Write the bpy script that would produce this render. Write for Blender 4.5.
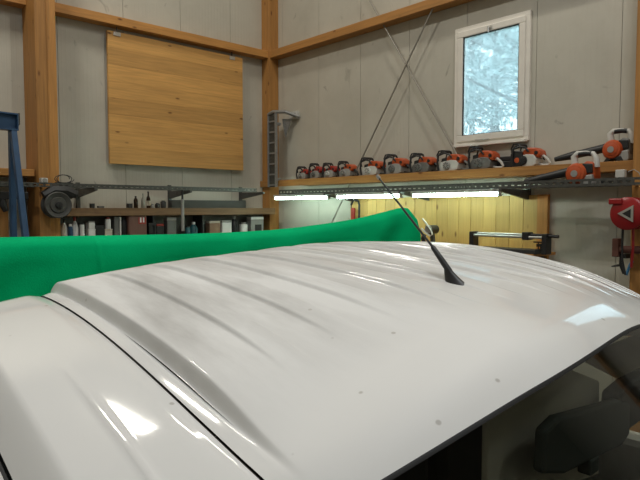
import bpy, bmesh, math, random
from mathutils import Vector, Matrix
random.seed(7)
SC = bpy.context.scene
COL = SC.collection
for o in list(bpy.data.objects):
    bpy.data.objects.remove(o)
R = math.radians

# ------------------------------------------------------------------ camera
FPX, YAW, PITCH = 580.0, R(47.5), math.atan(32/580)
RIGHT = Vector((math.cos(YAW), math.sin(YAW), 0))
FWD = Vector((-math.sin(YAW), math.cos(YAW), 0))
CAM = Vector((0, 0, 2.15)) - 10.0*FWD + 0.83*RIGHT
cd = bpy.data.cameras.new('camera')
cam = bpy.data.objects.new('camera', cd); COL.objects.link(cam)
cam.location = CAM
cam.rotation_euler = (math.pi/2 - PITCH, 0, YAW)
cd.sensor_width = 36; cd.lens = FPX/640*36
cd.clip_start = 0.02; cd.clip_end = 200
SC.camera = cam

# ------------------------------------------------------------------ world
w = bpy.data.worlds.new('world'); SC.world = w; w.use_nodes = True
bg = w.node_tree.nodes['Background']
bg.inputs[0].default_value = (0.74, 0.92, 1.0, 1); bg.inputs[1].default_value = 4.6

# ------------------------------------------------------------------ exposure
SC.view_settings.view_transform = 'Standard'
SC.view_settings.look = 'None'
SC.view_settings.gamma = 1
SC.view_settings.use_curve_mapping = False
SC.view_settings.exposure = -0.55
LAMP_W = 128.0           # watts of each ceiling lamp
CEIL_Z = 9.0
WARM, COOL = (1, .96, .85), (.93, .97, 1)
LAMPS = [(2.4, -2.4, .5, WARM, 'beside the room corner'), (2.2, -5.7, 1.9, WARM, 'above the gantry crane'),
         (6.4, -2.1, 1.25, WARM, 'between the window and the truck'), (8.4, -5.4, 1.4, COOL, 'straight over the truck cab, added in place of daylight'),  # lamp over the cab is added to brighten its roof like daylight
         (12.8, -3.6, .6, COOL, 'past the hose reel post'), (11.0, -8.2, .6, COOL, 'in front of the truck bonnet')]

# ------------------------------------------------------------------ helpers
def ray(px, py):
    d = Vector(((px-320)/FPX, 1.0, (240-py)/FPX))
    c, s = math.cos(PITCH), math.sin(PITCH)
    y, z = d.y*c + d.z*s, -d.y*s + d.z*c
    return RIGHT*d.x + FWD*y + Vector((0, 0, z))
def PR(px, py, off=0.0):      # point on a plane parallel to the right wall
    r = ray(px, py); t = (-off - CAM.y)/r.y
    return CAM + r*t
def PL(px, py, off=0.0):      # point on a plane parallel to the left wall
    r = ray(px, py); t = (off - CAM.x)/r.x
    return CAM + r*t

class MB:
    def __init__(s): s.v = []; s.f = []
    def add(s, vs, fs):
        n = len(s.v); s.v += [tuple(v) for v in vs]; s.f += [tuple(i+n for i in f) for f in fs]; return s
    def box(s, c, d, rz=0, m=None):
        c = Vector(c); h = Vector(d)/2
        M = m if m is not None else Matrix.Rotation(rz, 3, 'Z')
        vs = [c + M @ Vector((x*h.x, y*h.y, z*h.z)) for z in (-1, 1) for y in (-1, 1) for x in (-1, 1)]
        return s.add(vs, [(0,2,3,1),(4,5,7,6),(0,1,5,4),(2,6,7,3),(0,4,6,2),(1,3,7,5)])
    def b2(s, lo, hi):
        lo, hi = Vector(lo), Vector(hi); return s.box((lo+hi)/2, hi-lo)
    def bar(s, p, q, wd, ht, up=(0, 0, 1)):
        p, q = Vector(p), Vector(q); d = (q-p); L = d.length; d.normalize()
        a = d.cross(Vector(up)); a.normalize(); b = a.cross(d)
        M = Matrix((d, a, b)).transposed()
        return s.box((p+q)/2, (L, wd, ht), m=M)
    def tube(s, path, r, n=8, closed=False, caps=True):
        P = [Vector(p) for p in path]; m = len(P)
        rs = r if isinstance(r, (list, tuple)) else [r]*m
        rings = []; prev = None
        for i in range(m):
            if closed: t = P[(i+1) % m]-P[i-1]
            else: t = P[min(i+1, m-1)]-P[max(i-1, 0)]
            t.normalize()
            if prev is None:
                a = t.cross(Vector((0, 0, 1)))
                if a.length < .1: a = t.cross(Vector((1, 0, 0)))
            else: a = prev - t*prev.dot(t)
            a.normalize(); prev = a; b = t.cross(a)
            rings.append([P[i] + (a*math.cos(k*2*math.pi/n)+b*math.sin(k*2*math.pi/n))*rs[i] for k in range(n)])
        vs = [v for g in rings for v in g]; fs = []
        for i in range(m if closed else m-1):
            j = (i+1) % m
            for k in range(n):
                fs.append((i*n+k, i*n+(k+1) % n, j*n+(k+1) % n, j*n+k))
        if caps and not closed:
            fs.append(tuple(range(n))[::-1]); fs.append(tuple((m-1)*n+k for k in range(n)))
        return s.add(vs, fs)
    def cyl(s, p, q, r, n=16, r2=None):
        return s.tube([p, q], [r, r if r2 is None else r2], n)
    def prism(s, poly, y0, y1, fn=None):
        # polygon in (x,z), extruded along y
        fn = fn or (lambda x, y, z: (x, y, z)); n = len(poly)
        A = sum(poly[i][0]*poly[(i+1) % n][1]-poly[(i+1) % n][0]*poly[i][1] for i in range(n))
        if A < 0: poly = poly[::-1]
        vs = [fn(x, y0, z) for x, z in poly] + [fn(x, y1, z) for x, z in poly]
        fs = [tuple(range(n)), tuple(range(2*n-1, n-1, -1))]
        fs += [(i, i+n, (i+1) % n+n, (i+1) % n) for i in range(n)]
        return s.add(vs, fs)
    def lathe(s, prof, c=(0, 0, 0), axis='z', n=20):
        c = Vector(c); vs = []; fs = []; m = len(prof)
        for r, h in prof:
            for k in range(n):
                a = 2*math.pi*k/n; x, y = r*math.cos(a), r*math.sin(a)
                vs.append(c + (Vector((x, y, h)) if axis == 'z' else Vector((x, -h, y)) if axis == '-y' else Vector((h, x, y))))
        for i in range(m-1):
            for k in range(n):
                fs.append((i*n+k, i*n+(k+1) % n, (i+1)*n+(k+1) % n, (i+1)*n+k))
        fs.append(tuple(range(n))[::-1]); fs.append(tuple((m-1)*n+k for k in range(n)))
        return s.add(vs, fs)
    def build(s, name, mat, parent=None, smooth=False, bev=0, mtx=None):
        me = bpy.data.meshes.new(name); me.from_pydata(s.v, [], s.f)
        bm = bmesh.new(); bm.from_mesh(me)
        bmesh.ops.recalc_face_normals(bm, faces=bm.faces); bm.to_mesh(me); bm.free()
        if smooth:
            for p in me.polygons: p.use_smooth = True
            try: me.set_sharp_from_angle(angle=R(38))
            except Exception: pass
        me.materials.append(mat)
        o = bpy.data.objects.new(name, me); COL.objects.link(o)
        if mtx is not None: o.matrix_world = mtx
        if parent is not None: o.parent = parent
        if bev:
            b = o.modifiers.new('bevel', 'BEVEL'); b.width = bev; b.segments = 2; b.limit_method = 'ANGLE'; b.angle_limit = R(40)
        return o
def tag(o, label=None, cat=None, group=None, kind=None):
    if label: o['label'] = label
    if cat: o['category'] = cat
    if group: o['group'] = group
    if kind: o['kind'] = kind
    return o
def empty(name, loc=(0, 0, 0), rz=0, **k):
    o = bpy.data.objects.new(name, None); COL.objects.link(o); o.empty_display_size = .1
    o.location = loc; o.rotation_euler = (0, 0, rz); tag(o, **k); return o

# ------------------------------------------------------------------ materials
def mat(name, col, rough=.5, metal=0, var=.08, scale=8, stretch=(1, 1, 1), bump=0, bscale=60, coat=0, emit=None, estr=0):
    m = bpy.data.materials.new(name); m.use_nodes = True; nt = m.node_tree; N = nt.nodes; L = nt.links
    b = N['Principled BSDF']
    b.inputs['Roughness'].default_value = rough; b.inputs['Metallic'].default_value = metal
    b.inputs['Coat Weight'].default_value = coat
    tc = N.new('ShaderNodeTexCoord'); mp = N.new('ShaderNodeMapping'); mp.inputs['Scale'].default_value = stretch
    L.new(tc.outputs['Object'], mp.inputs[0])
    nz = N.new('ShaderNodeTexNoise'); nz.inputs['Scale'].default_value = scale; nz.inputs['Detail'].default_value = 5
    L.new(mp.outputs[0], nz.inputs['Vector'])
    rp = N.new('ShaderNodeValToRGB')
    rp.color_ramp.elements[0].position = .3; rp.color_ramp.elements[1].position = .7
    rp.color_ramp.elements[0].color = tuple(max(0, c*(1-var)) for c in col)+(1,)
    rp.color_ramp.elements[1].color = tuple(min(1, c*(1+var)) for c in col)+(1,)
    L.new(nz.outputs['Fac'], rp.inputs[0]); L.new(rp.outputs[0], b.inputs['Base Color'])
    if bump:
        n2 = N.new('ShaderNodeTexNoise'); n2.inputs['Scale'].default_value = bscale
        L.new(mp.outputs[0], n2.inputs['Vector'])
        bp = N.new('ShaderNodeBump'); bp.inputs['Strength'].default_value = bump; bp.inputs['Distance'].default_value = .01
        L.new(n2.outputs['Fac'], bp.inputs['Height']); L.new(bp.outputs[0], b.inputs['Normal'])
    if emit:
        b.inputs['Emission Color'].default_value = emit+(1,); b.inputs['Emission Strength'].default_value = estr
    return m
def wood(name, col, axis, dark=.55, knots=True):
    # grain runs along axis ('x','y','z')
    m = bpy.data.materials.new(name); m.use_nodes = True; nt = m.node_tree; N = nt.nodes; L = nt.links
    b = N['Principled BSDF']; b.inputs['Roughness'].default_value = .6
    tc = N.new('ShaderNodeTexCoord'); oi = N.new('ShaderNodeObjectInfo')
    off = N.new('ShaderNodeVectorMath'); off.operation = 'ADD'
    mul = N.new('ShaderNodeMath'); mul.operation = 'MULTIPLY'; mul.inputs[1].default_value = 37.0
    L.new(oi.outputs['Random'], mul.inputs[0]); L.new(tc.outputs['Object'], off.inputs[0]); L.new(mul.outputs[0], off.inputs[1])
    mp = N.new('ShaderNodeMapping')
    mp.inputs['Scale'].default_value = tuple(1.2 if a == axis else 22 for a in 'xyz')
    L.new(off.outputs[0], mp.inputs[0])
    nz = N.new('ShaderNodeTexNoise'); nz.inputs['Scale'].default_value = 1.6; nz.inputs['Detail'].default_value = 6; nz.inputs['Distortion'].default_value = .6
    L.new(mp.outputs[0], nz.inputs['Vector'])
    rp = N.new('ShaderNodeValToRGB'); e = rp.color_ramp.elements
    e[0].position = .28; e[0].color = tuple(c*(dark+.2) for c in col)+(1,)
    e[1].position = .68; e[1].color = tuple(min(1, c*1.08) for c in col)+(1,)
    L.new(nz.outputs['Fac'], rp.inputs[0])
    hs = N.new('ShaderNodeHueSaturation'); L.new(rp.outputs[0], hs.inputs['Color'])
    mr = N.new('ShaderNodeMapRange'); mr.inputs['To Min'].default_value = .82; mr.inputs['To Max'].default_value = 1.16
    L.new(oi.outputs['Random'], mr.inputs[0]); L.new(mr.outputs[0], hs.inputs['Value'])
    out = hs.outputs[0]
    if knots:
        m2 = N.new('ShaderNodeMapping'); m2.inputs['Scale'].default_value = tuple(1.3 if a == axis else 3.2 for a in 'xyz')
        L.new(off.outputs[0], m2.inputs[0])
        vo = N.new('ShaderNodeTexVoronoi'); vo.inputs['Scale'].default_value = 2.1; L.new(m2.outputs[0], vo.inputs['Vector'])
        r2 = N.new('ShaderNodeValToRGB'); r2.color_ramp.elements[0].position = .055; r2.color_ramp.elements[1].position = .13
        L.new(vo.outputs['Distance'], r2.inputs[0])
        mx = N.new('ShaderNodeMix'); mx.data_type = 'RGBA'
        mx.inputs[6].default_value = (col[0]*.32, col[1]*.25, col[2]*.22, 1)
        L.new(r2.outputs[0], mx.inputs[0]); L.new(out, mx.inputs[7]); out = mx.outputs[2]
    L.new(out, b.inputs['Base Color'])
    bp = N.new('ShaderNodeBump'); bp.inputs['Strength'].default_value = .15; bp.inputs['Distance'].default_value = .004
    L.new(nz.outputs['Fac'], bp.inputs['Height']); L.new(bp.outputs[0], b.inputs['Normal'])
    return m
def wall_mat():
    m = bpy.data.materials.new('ribbed_wall_sheet'); m.use_nodes = True; nt = m.node_tree; N = nt.nodes; L = nt.links
    b = N['Principled BSDF']; b.inputs['Roughness'].default_value = .55
    tc = N.new('ShaderNodeTexCoord'); sp = N.new('ShaderNodeSeparateXYZ'); L.new(tc.outputs['Object'], sp.inputs[0])
    ad = N.new('ShaderNodeMath'); ad.operation = 'ADD'; L.new(sp.outputs[0], ad.inputs[0]); L.new(sp.outputs[1], ad.inputs[1])
    mu = N.new('ShaderNodeMath'); mu.operation = 'MULTIPLY'; mu.inputs[1].default_value = 2*math.pi/.0556; L.new(ad.outputs[0], mu.inputs[0])
    sn = N.new('ShaderNodeMath'); sn.operation = 'SINE'; L.new(mu.outputs[0], sn.inputs[0])
    mr = N.new('ShaderNodeMapRange'); mr.inputs['From Min'].default_value = .55; mr.inputs['From Max'].default_value = .95; L.new(sn.outputs[0], mr.inputs[0])
    bp = N.new('ShaderNodeBump'); bp.inputs['Strength'].default_value = .22; bp.inputs['Distance'].default_value = .004
    L.new(mr.outputs[0], bp.inputs['Height']); L.new(bp.outputs[0], b.inputs['Normal'])
    nz = N.new('ShaderNodeTexNoise'); nz.inputs['Scale'].default_value = .9; nz.inputs['Detail'].default_value = 8; nz.inputs['Roughness'].default_value = .65
    L.new(tc.outputs['Object'], nz.inputs['Vector'])
    rp = N.new('ShaderNodeValToRGB'); e = rp.color_ramp.elements
    e[0].position = .3; e[0].color = (.455, .43, .362, 1); e[1].position = .6; e[1].color = (.545, .518, .443, 1)
    L.new(nz.outputs['Fac'], rp.inputs[0])
    # scuffs and cobweb smudges
    n2 = N.new('ShaderNodeTexNoise'); n2.inputs['Scale'].default_value = 2.3; n2.inputs['Detail'].default_value = 9; n2.inputs['Distortion'].default_value = 2.2
    L.new(tc.outputs['Object'], n2.inputs['Vector'])
    r2 = N.new('ShaderNodeValToRGB'); r2.color_ramp.elements[0].position = .67; r2.color_ramp.elements[1].position = .78
    L.new(n2.outputs['Fac'], r2.inputs[0])
    mx = N.new('ShaderNodeMix'); mx.data_type = 'RGBA'; mx.inputs[7].default_value = (.27, .25, .21, 1)
    L.new(r2.outputs[0], mx.inputs[0]); L.new(rp.outputs[0], mx.inputs[6]); L.new(mx.outputs[2], b.inputs['Base Color'])
    return m
def paint_mat():
    m = bpy.data.materials.new('dirty_white_paint'); m.use_nodes = True; nt = m.node_tree; N = nt.nodes; L = nt.links
    b = N['Principled BSDF']; b.inputs['Roughness'].default_value = .5; b.inputs['Specular IOR Level'].default_value = .3; b.inputs['Coat Weight'].default_value = .2; b.inputs['Coat Roughness'].default_value = .06
    tc = N.new('ShaderNodeTexCoord')
    mp = N.new('ShaderNodeMapping'); mp.inputs['Scale'].default_value = (1.6, 6.5, 1); L.new(tc.outputs['Object'], mp.inputs[0])
    nz = N.new('ShaderNodeTexNoise'); nz.inputs['Scale'].default_value = 1.5; nz.inputs['Detail'].default_value = 9; nz.inputs['Roughness'].default_value = .62
    L.new(mp.outputs[0], nz.inputs['Vector'])
    rp = N.new('ShaderNodeValToRGB'); e = rp.color_ramp.elements
    e[0].position = .40; e[0].color = (0, 0, 0, 1); e[1].position = .70; e[1].color = (1, 1, 1, 1)
    L.new(nz.outputs['Fac'], rp.inputs[0])
    # grime settles where water stood between the ribs, behind the antenna
    sp = N.new('ShaderNodeSeparateXYZ'); L.new(tc.outputs['Object'], sp.inputs[0])
    mr = N.new('ShaderNodeMapRange'); mr.inputs['From Min'].default_value = .12; mr.inputs['From Max'].default_value = -.18
    L.new(sp.outputs[0], mr.inputs[0])
    m3 = N.new('ShaderNodeMath'); m3.operation = 'MULTIPLY'; L.new(rp.outputs[0], m3.inputs[0]); L.new(mr.outputs[0], m3.inputs[1])
    m4 = N.new('ShaderNodeMath'); m4.operation = 'MULTIPLY'; m4.inputs[1].default_value = .8; L.new(m3.outputs[0], m4.inputs[0])
    mx = N.new('ShaderNodeMix'); mx.data_type = 'RGBA'
    mx.inputs[6].default_value = (.81, .805, .79, 1); mx.inputs[7].default_value = (.40, .385, .365, 1)
    L.new(m4.outputs[0], mx.inputs[0])
    # small chips
    vo = N.new('ShaderNodeTexVoronoi'); vo.inputs['Scale'].default_value = 13; L.new(tc.outputs['Object'], vo.inputs['Vector'])
    r3 = N.new('ShaderNodeValToRGB'); r3.color_ramp.elements[0].position = .035; r3.color_ramp.elements[1].position = .06
    L.new(vo.outputs['Distance'], r3.inputs[0])
    m5 = N.new('ShaderNodeMix'); m5.data_type = 'RGBA'; m5.inputs[6].default_value = (.55, .53, .5, 1)
    L.new(r3.outputs[0], m5.inputs[0]); L.new(mx.outputs[2], m5.inputs[7]); L.new(m5.outputs[2], b.inputs['Base Color'])
    m6 = N.new('ShaderNodeMapRange'); m6.inputs['To Min'].default_value = 1.0; m6.inputs['To Max'].default_value = .0
    m7 = N.new('ShaderNodeMapRange'); m7.inputs['From Min'].default_value = .5; m7.inputs['From Max'].default_value = .3; m7.inputs['To Min'].default_value = 0; m7.inputs['To Max'].default_value = .42
    L.new(sp.outputs[0], m7.inputs[0])
    m8 = N.new('ShaderNodeMapRange'); m8.inputs['From Min'].default_value = -.82; m8.inputs['From Max'].default_value = -.74
    L.new(sp.outputs[1], m8.inputs[0])
    mb_ = N.new('ShaderNodeMapRange'); mb_.inputs['From Min'].default_value = -.30; mb_.inputs['From Max'].default_value = -.42
    L.new(sp.outputs[1], mb_.inputs[0])
    m9 = N.new('ShaderNodeMath'); m9.operation = 'MULTIPLY'; mc_ = N.new('ShaderNodeMath'); mc_.operation = 'MULTIPLY'; L.new(m8.outputs[0], mc_.inputs[0]); L.new(mb_.outputs[0], mc_.inputs[1])
    L.new(m7.outputs[0], m9.inputs[0]); L.new(mc_.outputs[0], m9.inputs[1])
    ma = N.new('ShaderNodeMath'); ma.operation = 'MAXIMUM'; L.new(m4.outputs[0], ma.inputs[0]); L.new(m9.outputs[0], ma.inputs[1])
    m6.inputs['From Max'].default_value = .42
    md_ = N.new('ShaderNodeMath'); md_.operation = 'MULTIPLY'; L.new(m3.outputs[0], md_.inputs[0]); L.new(m8.outputs[0], md_.inputs[1]); L.new(md_.outputs[0], m4.inputs[0])   # the side rail was wiped clean
    L.new(ma.outputs[0], m6.inputs[0]); L.new(m6.outputs[0], b.inputs['Coat Weight'])
    return m
def glass(name, tint, refl=.04, haze=0.0, hazecol=(.8, .9, .95)):
    m = bpy.data.materials.new(name); m.use_nodes = True; nt = m.node_tree; N = nt.nodes; L = nt.links
    N.remove(N['Principled BSDF']); out = N['Material Output']
    tr = N.new('ShaderNodeBsdfTransparent'); tr.inputs[0].default_value = tint+(1,)
    gl = N.new('ShaderNodeBsdfGlossy'); gl.inputs['Roughness'].default_value = .03
    fr = N.new('ShaderNodeFresnel'); fr.inputs['IOR'].default_value = 1.45
    mx = N.new('ShaderNodeMixShader'); L.new(fr.outputs[0], mx.inputs[0])
    src = tr.outputs[0]
    if haze:
        tl = N.new('ShaderNodeBsdfTranslucent'); tl.inputs[0].default_value = hazecol+(1,)
        nz = N.new('ShaderNodeTexNoise'); nz.inputs['Scale'].default_value = 4; nz.inputs['Detail'].default_value = 6
        mr = N.new('ShaderNodeMapRange'); mr.inputs['To Min'].default_value = haze*.6; mr.inputs['To Max'].default_value = haze*1.4
        L.new(nz.outputs['Fac'], mr.inputs[0])
        h = N.new('ShaderNodeMixShader'); L.new(mr.outputs[0], h.inputs[0]); L.new(tr.outputs[0], h.inputs[1]); L.new(tl.outputs[0], h.inputs[2]); src = h.outputs[0]
    L.new(src, mx.inputs[1]); L.new(gl.outputs[0], mx.inputs[2]); L.new(mx.outputs[0], out.inputs[0])
    return m
OAK = (.49, .23, .06)
M = dict(
    wall=wall_mat(), back=mat('joint_seal', (.24, .23, .2), .8),
    floor=mat('concrete', (.11, .108, .10), .8, var=.2, scale=3, bump=.2),
    ceil=mat('ceiling_sheet', (.22, .17, .12), .7),
    wx=wood('pine_along_x', OAK, 'x'), wy=wood('pine_along_y', OAK, 'y'), wz=wood('pine_along_z', OAK, 'z'),
    panel=wood('laminated_pine', (.62, .335, .10), 'y', .62),
    shelfw=wood('old_shelf_pine', (.26, .15, .07), 'y', .5), plankw=wood('pale_spruce', (.56, .365, .115), 'z', .7),
    frame=mat('pvc_white', (.80, .76, .69), .4, var=.05), lit_white=mat('lit_white_plastic', (.82, .81, .78), .4), rubber=mat('black_rubber', (.012, .012, .013), .6),  # second, lightened white stands in for light missing under the shelf
    black=mat('black_plastic', (.02, .02, .021), .42), dark=mat('dark_steel', (.05, .05, .05), .5, .4),
    galv=mat('galvanised_steel', (.11, .112, .105), .45, .6, var=.2, scale=30),
    zinc=mat('bright_zinc', (.30, .30, .29), .45, .4, var=.15, scale=30),
    rod=mat('steel_rod', (.30, .28, .24), .5, .3),
    orange=mat('orange_plastic', (.50, .085, .022), .4), red=mat('red_plastic', (.35, .03, .02), .4),
    redreel=mat('red_enamel', (.30, .012, .014), .3), grey=mat('grey_casting', (.17, .168, .158), .5, .2),
    lgrey=mat('light_grey_plastic', (.32, .315, .295), .45), white=mat('white_plastic', (.56, .55, .51), .4),
    silver=mat('bare_aluminium', (.6, .6, .58), .3, .8), blue=mat('blue_enamel', (.028, .075, .16), .45, var=.15),
    reelgrey=mat('grey_reel_plastic', (.065, .064, .058), .55),
    brown=mat('rusty_brown', (.14, .055, .04), .7, var=.3), blueclip=mat('blue_plastic', (.06, .22, .42), .4),
    glassbrown=mat('brown_bottle_glass', (.03, .016, .008), .15), clear=mat('pale_bottle_plastic', (.36, .35, .30), .3),
    label=mat('paper_label', (.6, .55, .45), .7), pinkwood=wood('reddish_board', (.20, .10, .075), 'z', .7, False),
    teal=mat('teal_plastic', (.03, .12, .14), .4), card=mat('cardboard', (.30, .19, .12), .8),
    tube=mat('fluorescent_tube', (.9, .9, .9), .4, emit=(.70, 1.0, .85), estr=42),
    diff=mat('lamp_diffuser', (.9, .9, .9), .4, emit=(1, .98, .93), estr=4),
    glass=glass('window_glass', (.92, .97, .98), haze=.34), wscreen=glass('tinted_windscreen', (.74, .77, .73)),
    paint=paint_mat(), seam=mat('seam_sealer_dark', (.06, .05, .04), .7),
    inner=mat('dark_cab_fabric', (.02, .021, .02), .8), cream=mat('cream_trim', (.62, .58, .47), .8), visor=mat('green_grey_visor', (.05, .06, .05), .7),
    green=mat('green_cloth', (.001, .43, .16), .75, var=.14, scale=5, bump=.12, bscale=200),
    tyre=mat('tyre_rubber', (.02, .02, .02), .8), bed=mat('truck_bed_steel', (.2, .2, .2), .6),
    bark=mat('bark', (.09, .075, .06), .9), leaf=mat('frosted_foliage', (.5, .62, .62), .8, var=.6, scale=2.5),
    ground=mat('grass_ground', (.1, .13, .08), .9),
)

gb = M['green'].node_tree.nodes['Principled BSDF']; gb.inputs['Specular IOR Level'].default_value = .05; gb.inputs['Roughness'].default_value = .95

# ------------------------------------------------------------------ room shell
XMAX, YMIN, PITCHW = 14.5, -11.0, .889
wtl, wbr = PR(456.8, 29.5), PR(532.3, 12)
wz0 = PR(456.0, 147).z*.5 + PR(530.2, 140.6).z*.5
wz1 = (PR(456.8, 29.5).z + PR(532.5, 11).z)/2
WIN1 = (wtl.x, wbr.x, wz0, wz1)
WW = WIN1[1]-WIN1[0]
WIN2 = (6.12, 7.12, wz0, 4.72)
HOLES = [WIN1, WIN2]
def rects(a0, a1, z0, z1, holes):
    out = []; x = a0
    for h in sorted(holes):
        lo, hi = max(h[0], a0), min(h[1], a1)
        if hi <= lo: continue
        if lo > x+1e-4: out.append((x, lo, z0, z1))
        out += [(lo, hi, z0, h[2]), (lo, hi, h[3], z1)]; x = hi
    if x < a1-1e-4: out.append((x, a1, z0, z1))
    return out
def wall(name, axis, a0, a1, pos, out, holes, label, phase):
    # axis 'x': wall along x at y=pos ; out = +1/-1 direction of the outside
    mb = MB()
    def bx(m, p, q, z0, z1, d0, d1):
        if axis == 'x': m.b2((p, min(pos+out*d0, pos+out*d1), z0), (q, max(pos+out*d0, pos+out*d1), z1))
        else: m.b2((min(pos+out*d0, pos+out*d1), p, z0), (max(pos+out*d0, pos+out*d1), q, z1))
    for (p, q, z0, z1) in rects(a0, a1, 0, CEIL_Z, holes): bx(mb, p, q, z0, z1, .012, .12)
    W = tag(mb.build(name, M['back']), label, 'wall', kind='structure')
    a = a0 + phase - PITCHW
    while a < a1:
        p, q = max(a+.003, a0), min(a+PITCHW-.003, a1)
        if q-p > .02:
            m = MB()
            for (u0, u1, z0, z1) in rects(p, q, 0, CEIL_Z, [(h[0]+.02, h[1]-.02, h[2]+.02, h[3]-.02) for h in holes]): bx(m, u0, u1, z0, z1, 0, .0119)
            m.build('wall_panel', M['wall'], W)
        a += PITCHW
    return W
wall('wall_right', 'x', 0, XMAX, 0, 1, HOLES, 'ribbed off-white panel wall with the windows and chainsaw ledge', .314)
wall('wall_left', 'y', YMIN, 0, 0, -1, [], 'ribbed off-white panel wall behind the hanging laminated board', .40)
wall('wall_back', 'x', 0, XMAX, YMIN, -1, [], 'ribbed off-white panel wall opposite the chainsaw ledge', .3)
wall('wall_front', 'y', YMIN, 0, XMAX, 1, [], 'ribbed off-white panel wall opposite the hanging board', .3)
tag(MB().b2((-.2, YMIN-.2, -.2), (XMAX+.2, .2, 0)).build('floor', M['floor']), 'grey concrete workshop floor under the truck', 'floor', kind='structure')
tag(MB().b2((-.2, YMIN-.2, CEIL_Z), (XMAX+.2, .2, CEIL_Z+.15)).build('ceiling', M['ceil']), 'pale sheet ceiling high above the truck', 'ceiling', kind='structure')

# windows
def window(name, h, label):
    x0, x1, z0, z1 = h
    root = empty(name, ((x0+x1)/2, 0, z0), label=label, cat='window', kind='structure')
    I = Matrix.Translation(-Vector(root.location))
    def fr(x0, x1, z0, z1, wd, ya, yb, nm, mt, par, bev=.004):
        m = MB()
        m.b2((x0, ya, z0), (x1, yb, z0+wd)).b2((x0, ya, z1-wd), (x1, yb, z1)).b2((x0, ya, z0+wd), (x0+wd, yb, z1-wd)).b2((x1-wd, ya, z0+wd), (x1, yb, z1-wd))
        m.v = [tuple(I @ Vector(v)) for v in m.v]; return m.build(nm, mt, par, bev=bev)
    f = fr(x0, x1, z0, z1, .055, -.035, .10, 'window_frame', M['frame'], root)
    s = fr(x0+.05, x1-.05, z0+.05, z1-.05, .075, -.055, .03, 'sash', M['frame'], root, .008)
    fr(x0+.122, x1-.122, z0+.122, z1-.122, .010, -.045, -.02, 'gasket', M['rubber'], s, 0)
    m = MB().b2((x0+.125, -.03, z0+.125), (x1-.125, -.015, z1-.125)); m.v = [tuple(I @ Vector(v)) for v in m.v]
    m.build('pane', M['glass'], s)
    m = MB().b2((x0+.02, -.075, z0-.012), (x1-.02, -.0, z0+.02)); m.v = [tuple(I @ Vector(v)) for v in m.v]
    m.build('sill_lip', M['frame'], root, bev=.004)
    xm = (x0+x1)/2
    m = MB().box((xm, -.062, z1-.085), (.06, .014, .028)).bar((xm-.005, -.075, z1-.085), (xm+.0, -.085, z1-.15), .014, .016)
    m.v = [tuple(I @ Vector(v)) for v in m.v]; m.build('latch', M['silver'], root)
    m = MB().cyl((x0+.32, -.06, z0+.055), (x0+.5, -.06, z0+.055), .008); m.v = [tuple(I @ Vector(v)) for v in m.v]; m.build('hinge', M['silver'], root)
    return root
window('window_1', WIN1, 'white framed tilting window above the chainsaw ledge, frosty trees behind')
window('window_2', WIN2, 'white framed window beyond the timber post with the red hose reel')

# posts and girts
a = .2
tag(MB().b2((0, -a, 0), (a, 0, CEIL_Z)).build('timber_post', M['wz'], bev=.006), 'square timber corner post where the two walls meet', 'post', kind='structure')
pL0, pL1 = PL(24, 90, 0).y, PL(58, 90, .48).y
m = empty('timber_post', (0.24, (pL0+pL1)/2, 0), label='deep glued timber post beside the hanging laminated board', cat='post', kind='structure')
half = pL0 + (pL1-pL0)*.52
MB().b2((-.24, pL0-m.location.y, 0), (.24, half-m.location.y, CEIL_Z)).build('beam_half', M['wz'], m, bev=.008)
MB().b2((-.24, half-m.location.y, 0), (.215, pL1-m.location.y, CEIL_Z)).build('beam_half', M['wz'], m, bev=.008)
pRx = PR(634.5, 100, .42).x
tag(MB().b2((pRx, -.42, 0), (pRx+.25, 0, CEIL_Z)).build('timber_post', M['wz'], bev=.006), 'timber post holding the red hose reel', 'post', kind='structure')
gz1 = PR(340, 28, .18).z; gz0 = PR(340, 36.2, .18).z
tag(MB().b2((a, -.18, gz0), (XMAX, 0, gz1)).build('timber_girt', M['wx'], bev=.004), 'horizontal timber beam crossing the wall above the window', 'beam', kind='structure')
hz1 = PL(150, 20.5, .18).z; hz0 = PL(150, 27.5, .18).z
tag(MB().b2((0, pL1, gz0), (.18, -a, gz1)).build('timber_girt', M['wy'], bev=.004), 'horizontal timber beam above the hanging laminated board', 'beam', kind='structure')
tag(MB().b2((0, YMIN, gz0), (.18, pL0, gz1)).build('timber_girt', M['wy'], bev=.004), 'horizontal timber beam past the deep post, above the blue gantry', 'beam', kind='structure')

# ceiling lamps
for i, (lx, ly, lk, lc, lw) in enumerate(LAMPS):
    r = empty('ceiling_lamp', (lx, ly, CEIL_Z), label='long fluorescent ceiling lamp hung high '+lw, cat='lamp', group='ceiling lamps over the workshop')
    MB().box((0, 0, -.22), (1.25, .26, .08)).build('housing', M['white'], r, bev=.01)
    MB().box((0, 0, -.275), (1.2, .2, .03)).build('diffuser', M['diff'], r, bev=.008)
    for sx in (-.5, .5): MB().cyl((sx, 0, -.18), (sx, 0, 0), .006, 6).build('hanger', M['rod'], r)
    ld = bpy.data.lights.new('lamp_light', 'AREA'); ld.shape = 'RECTANGLE'; ld.size = 1.2; ld.size_y = .2; ld.energy = LAMP_W*lk; ld.color = lc
    lo = bpy.data.objects.new('lamp_light', ld); COL.objects.link(lo); lo.parent = r; lo.location = (0, 0, -.30)

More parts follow.
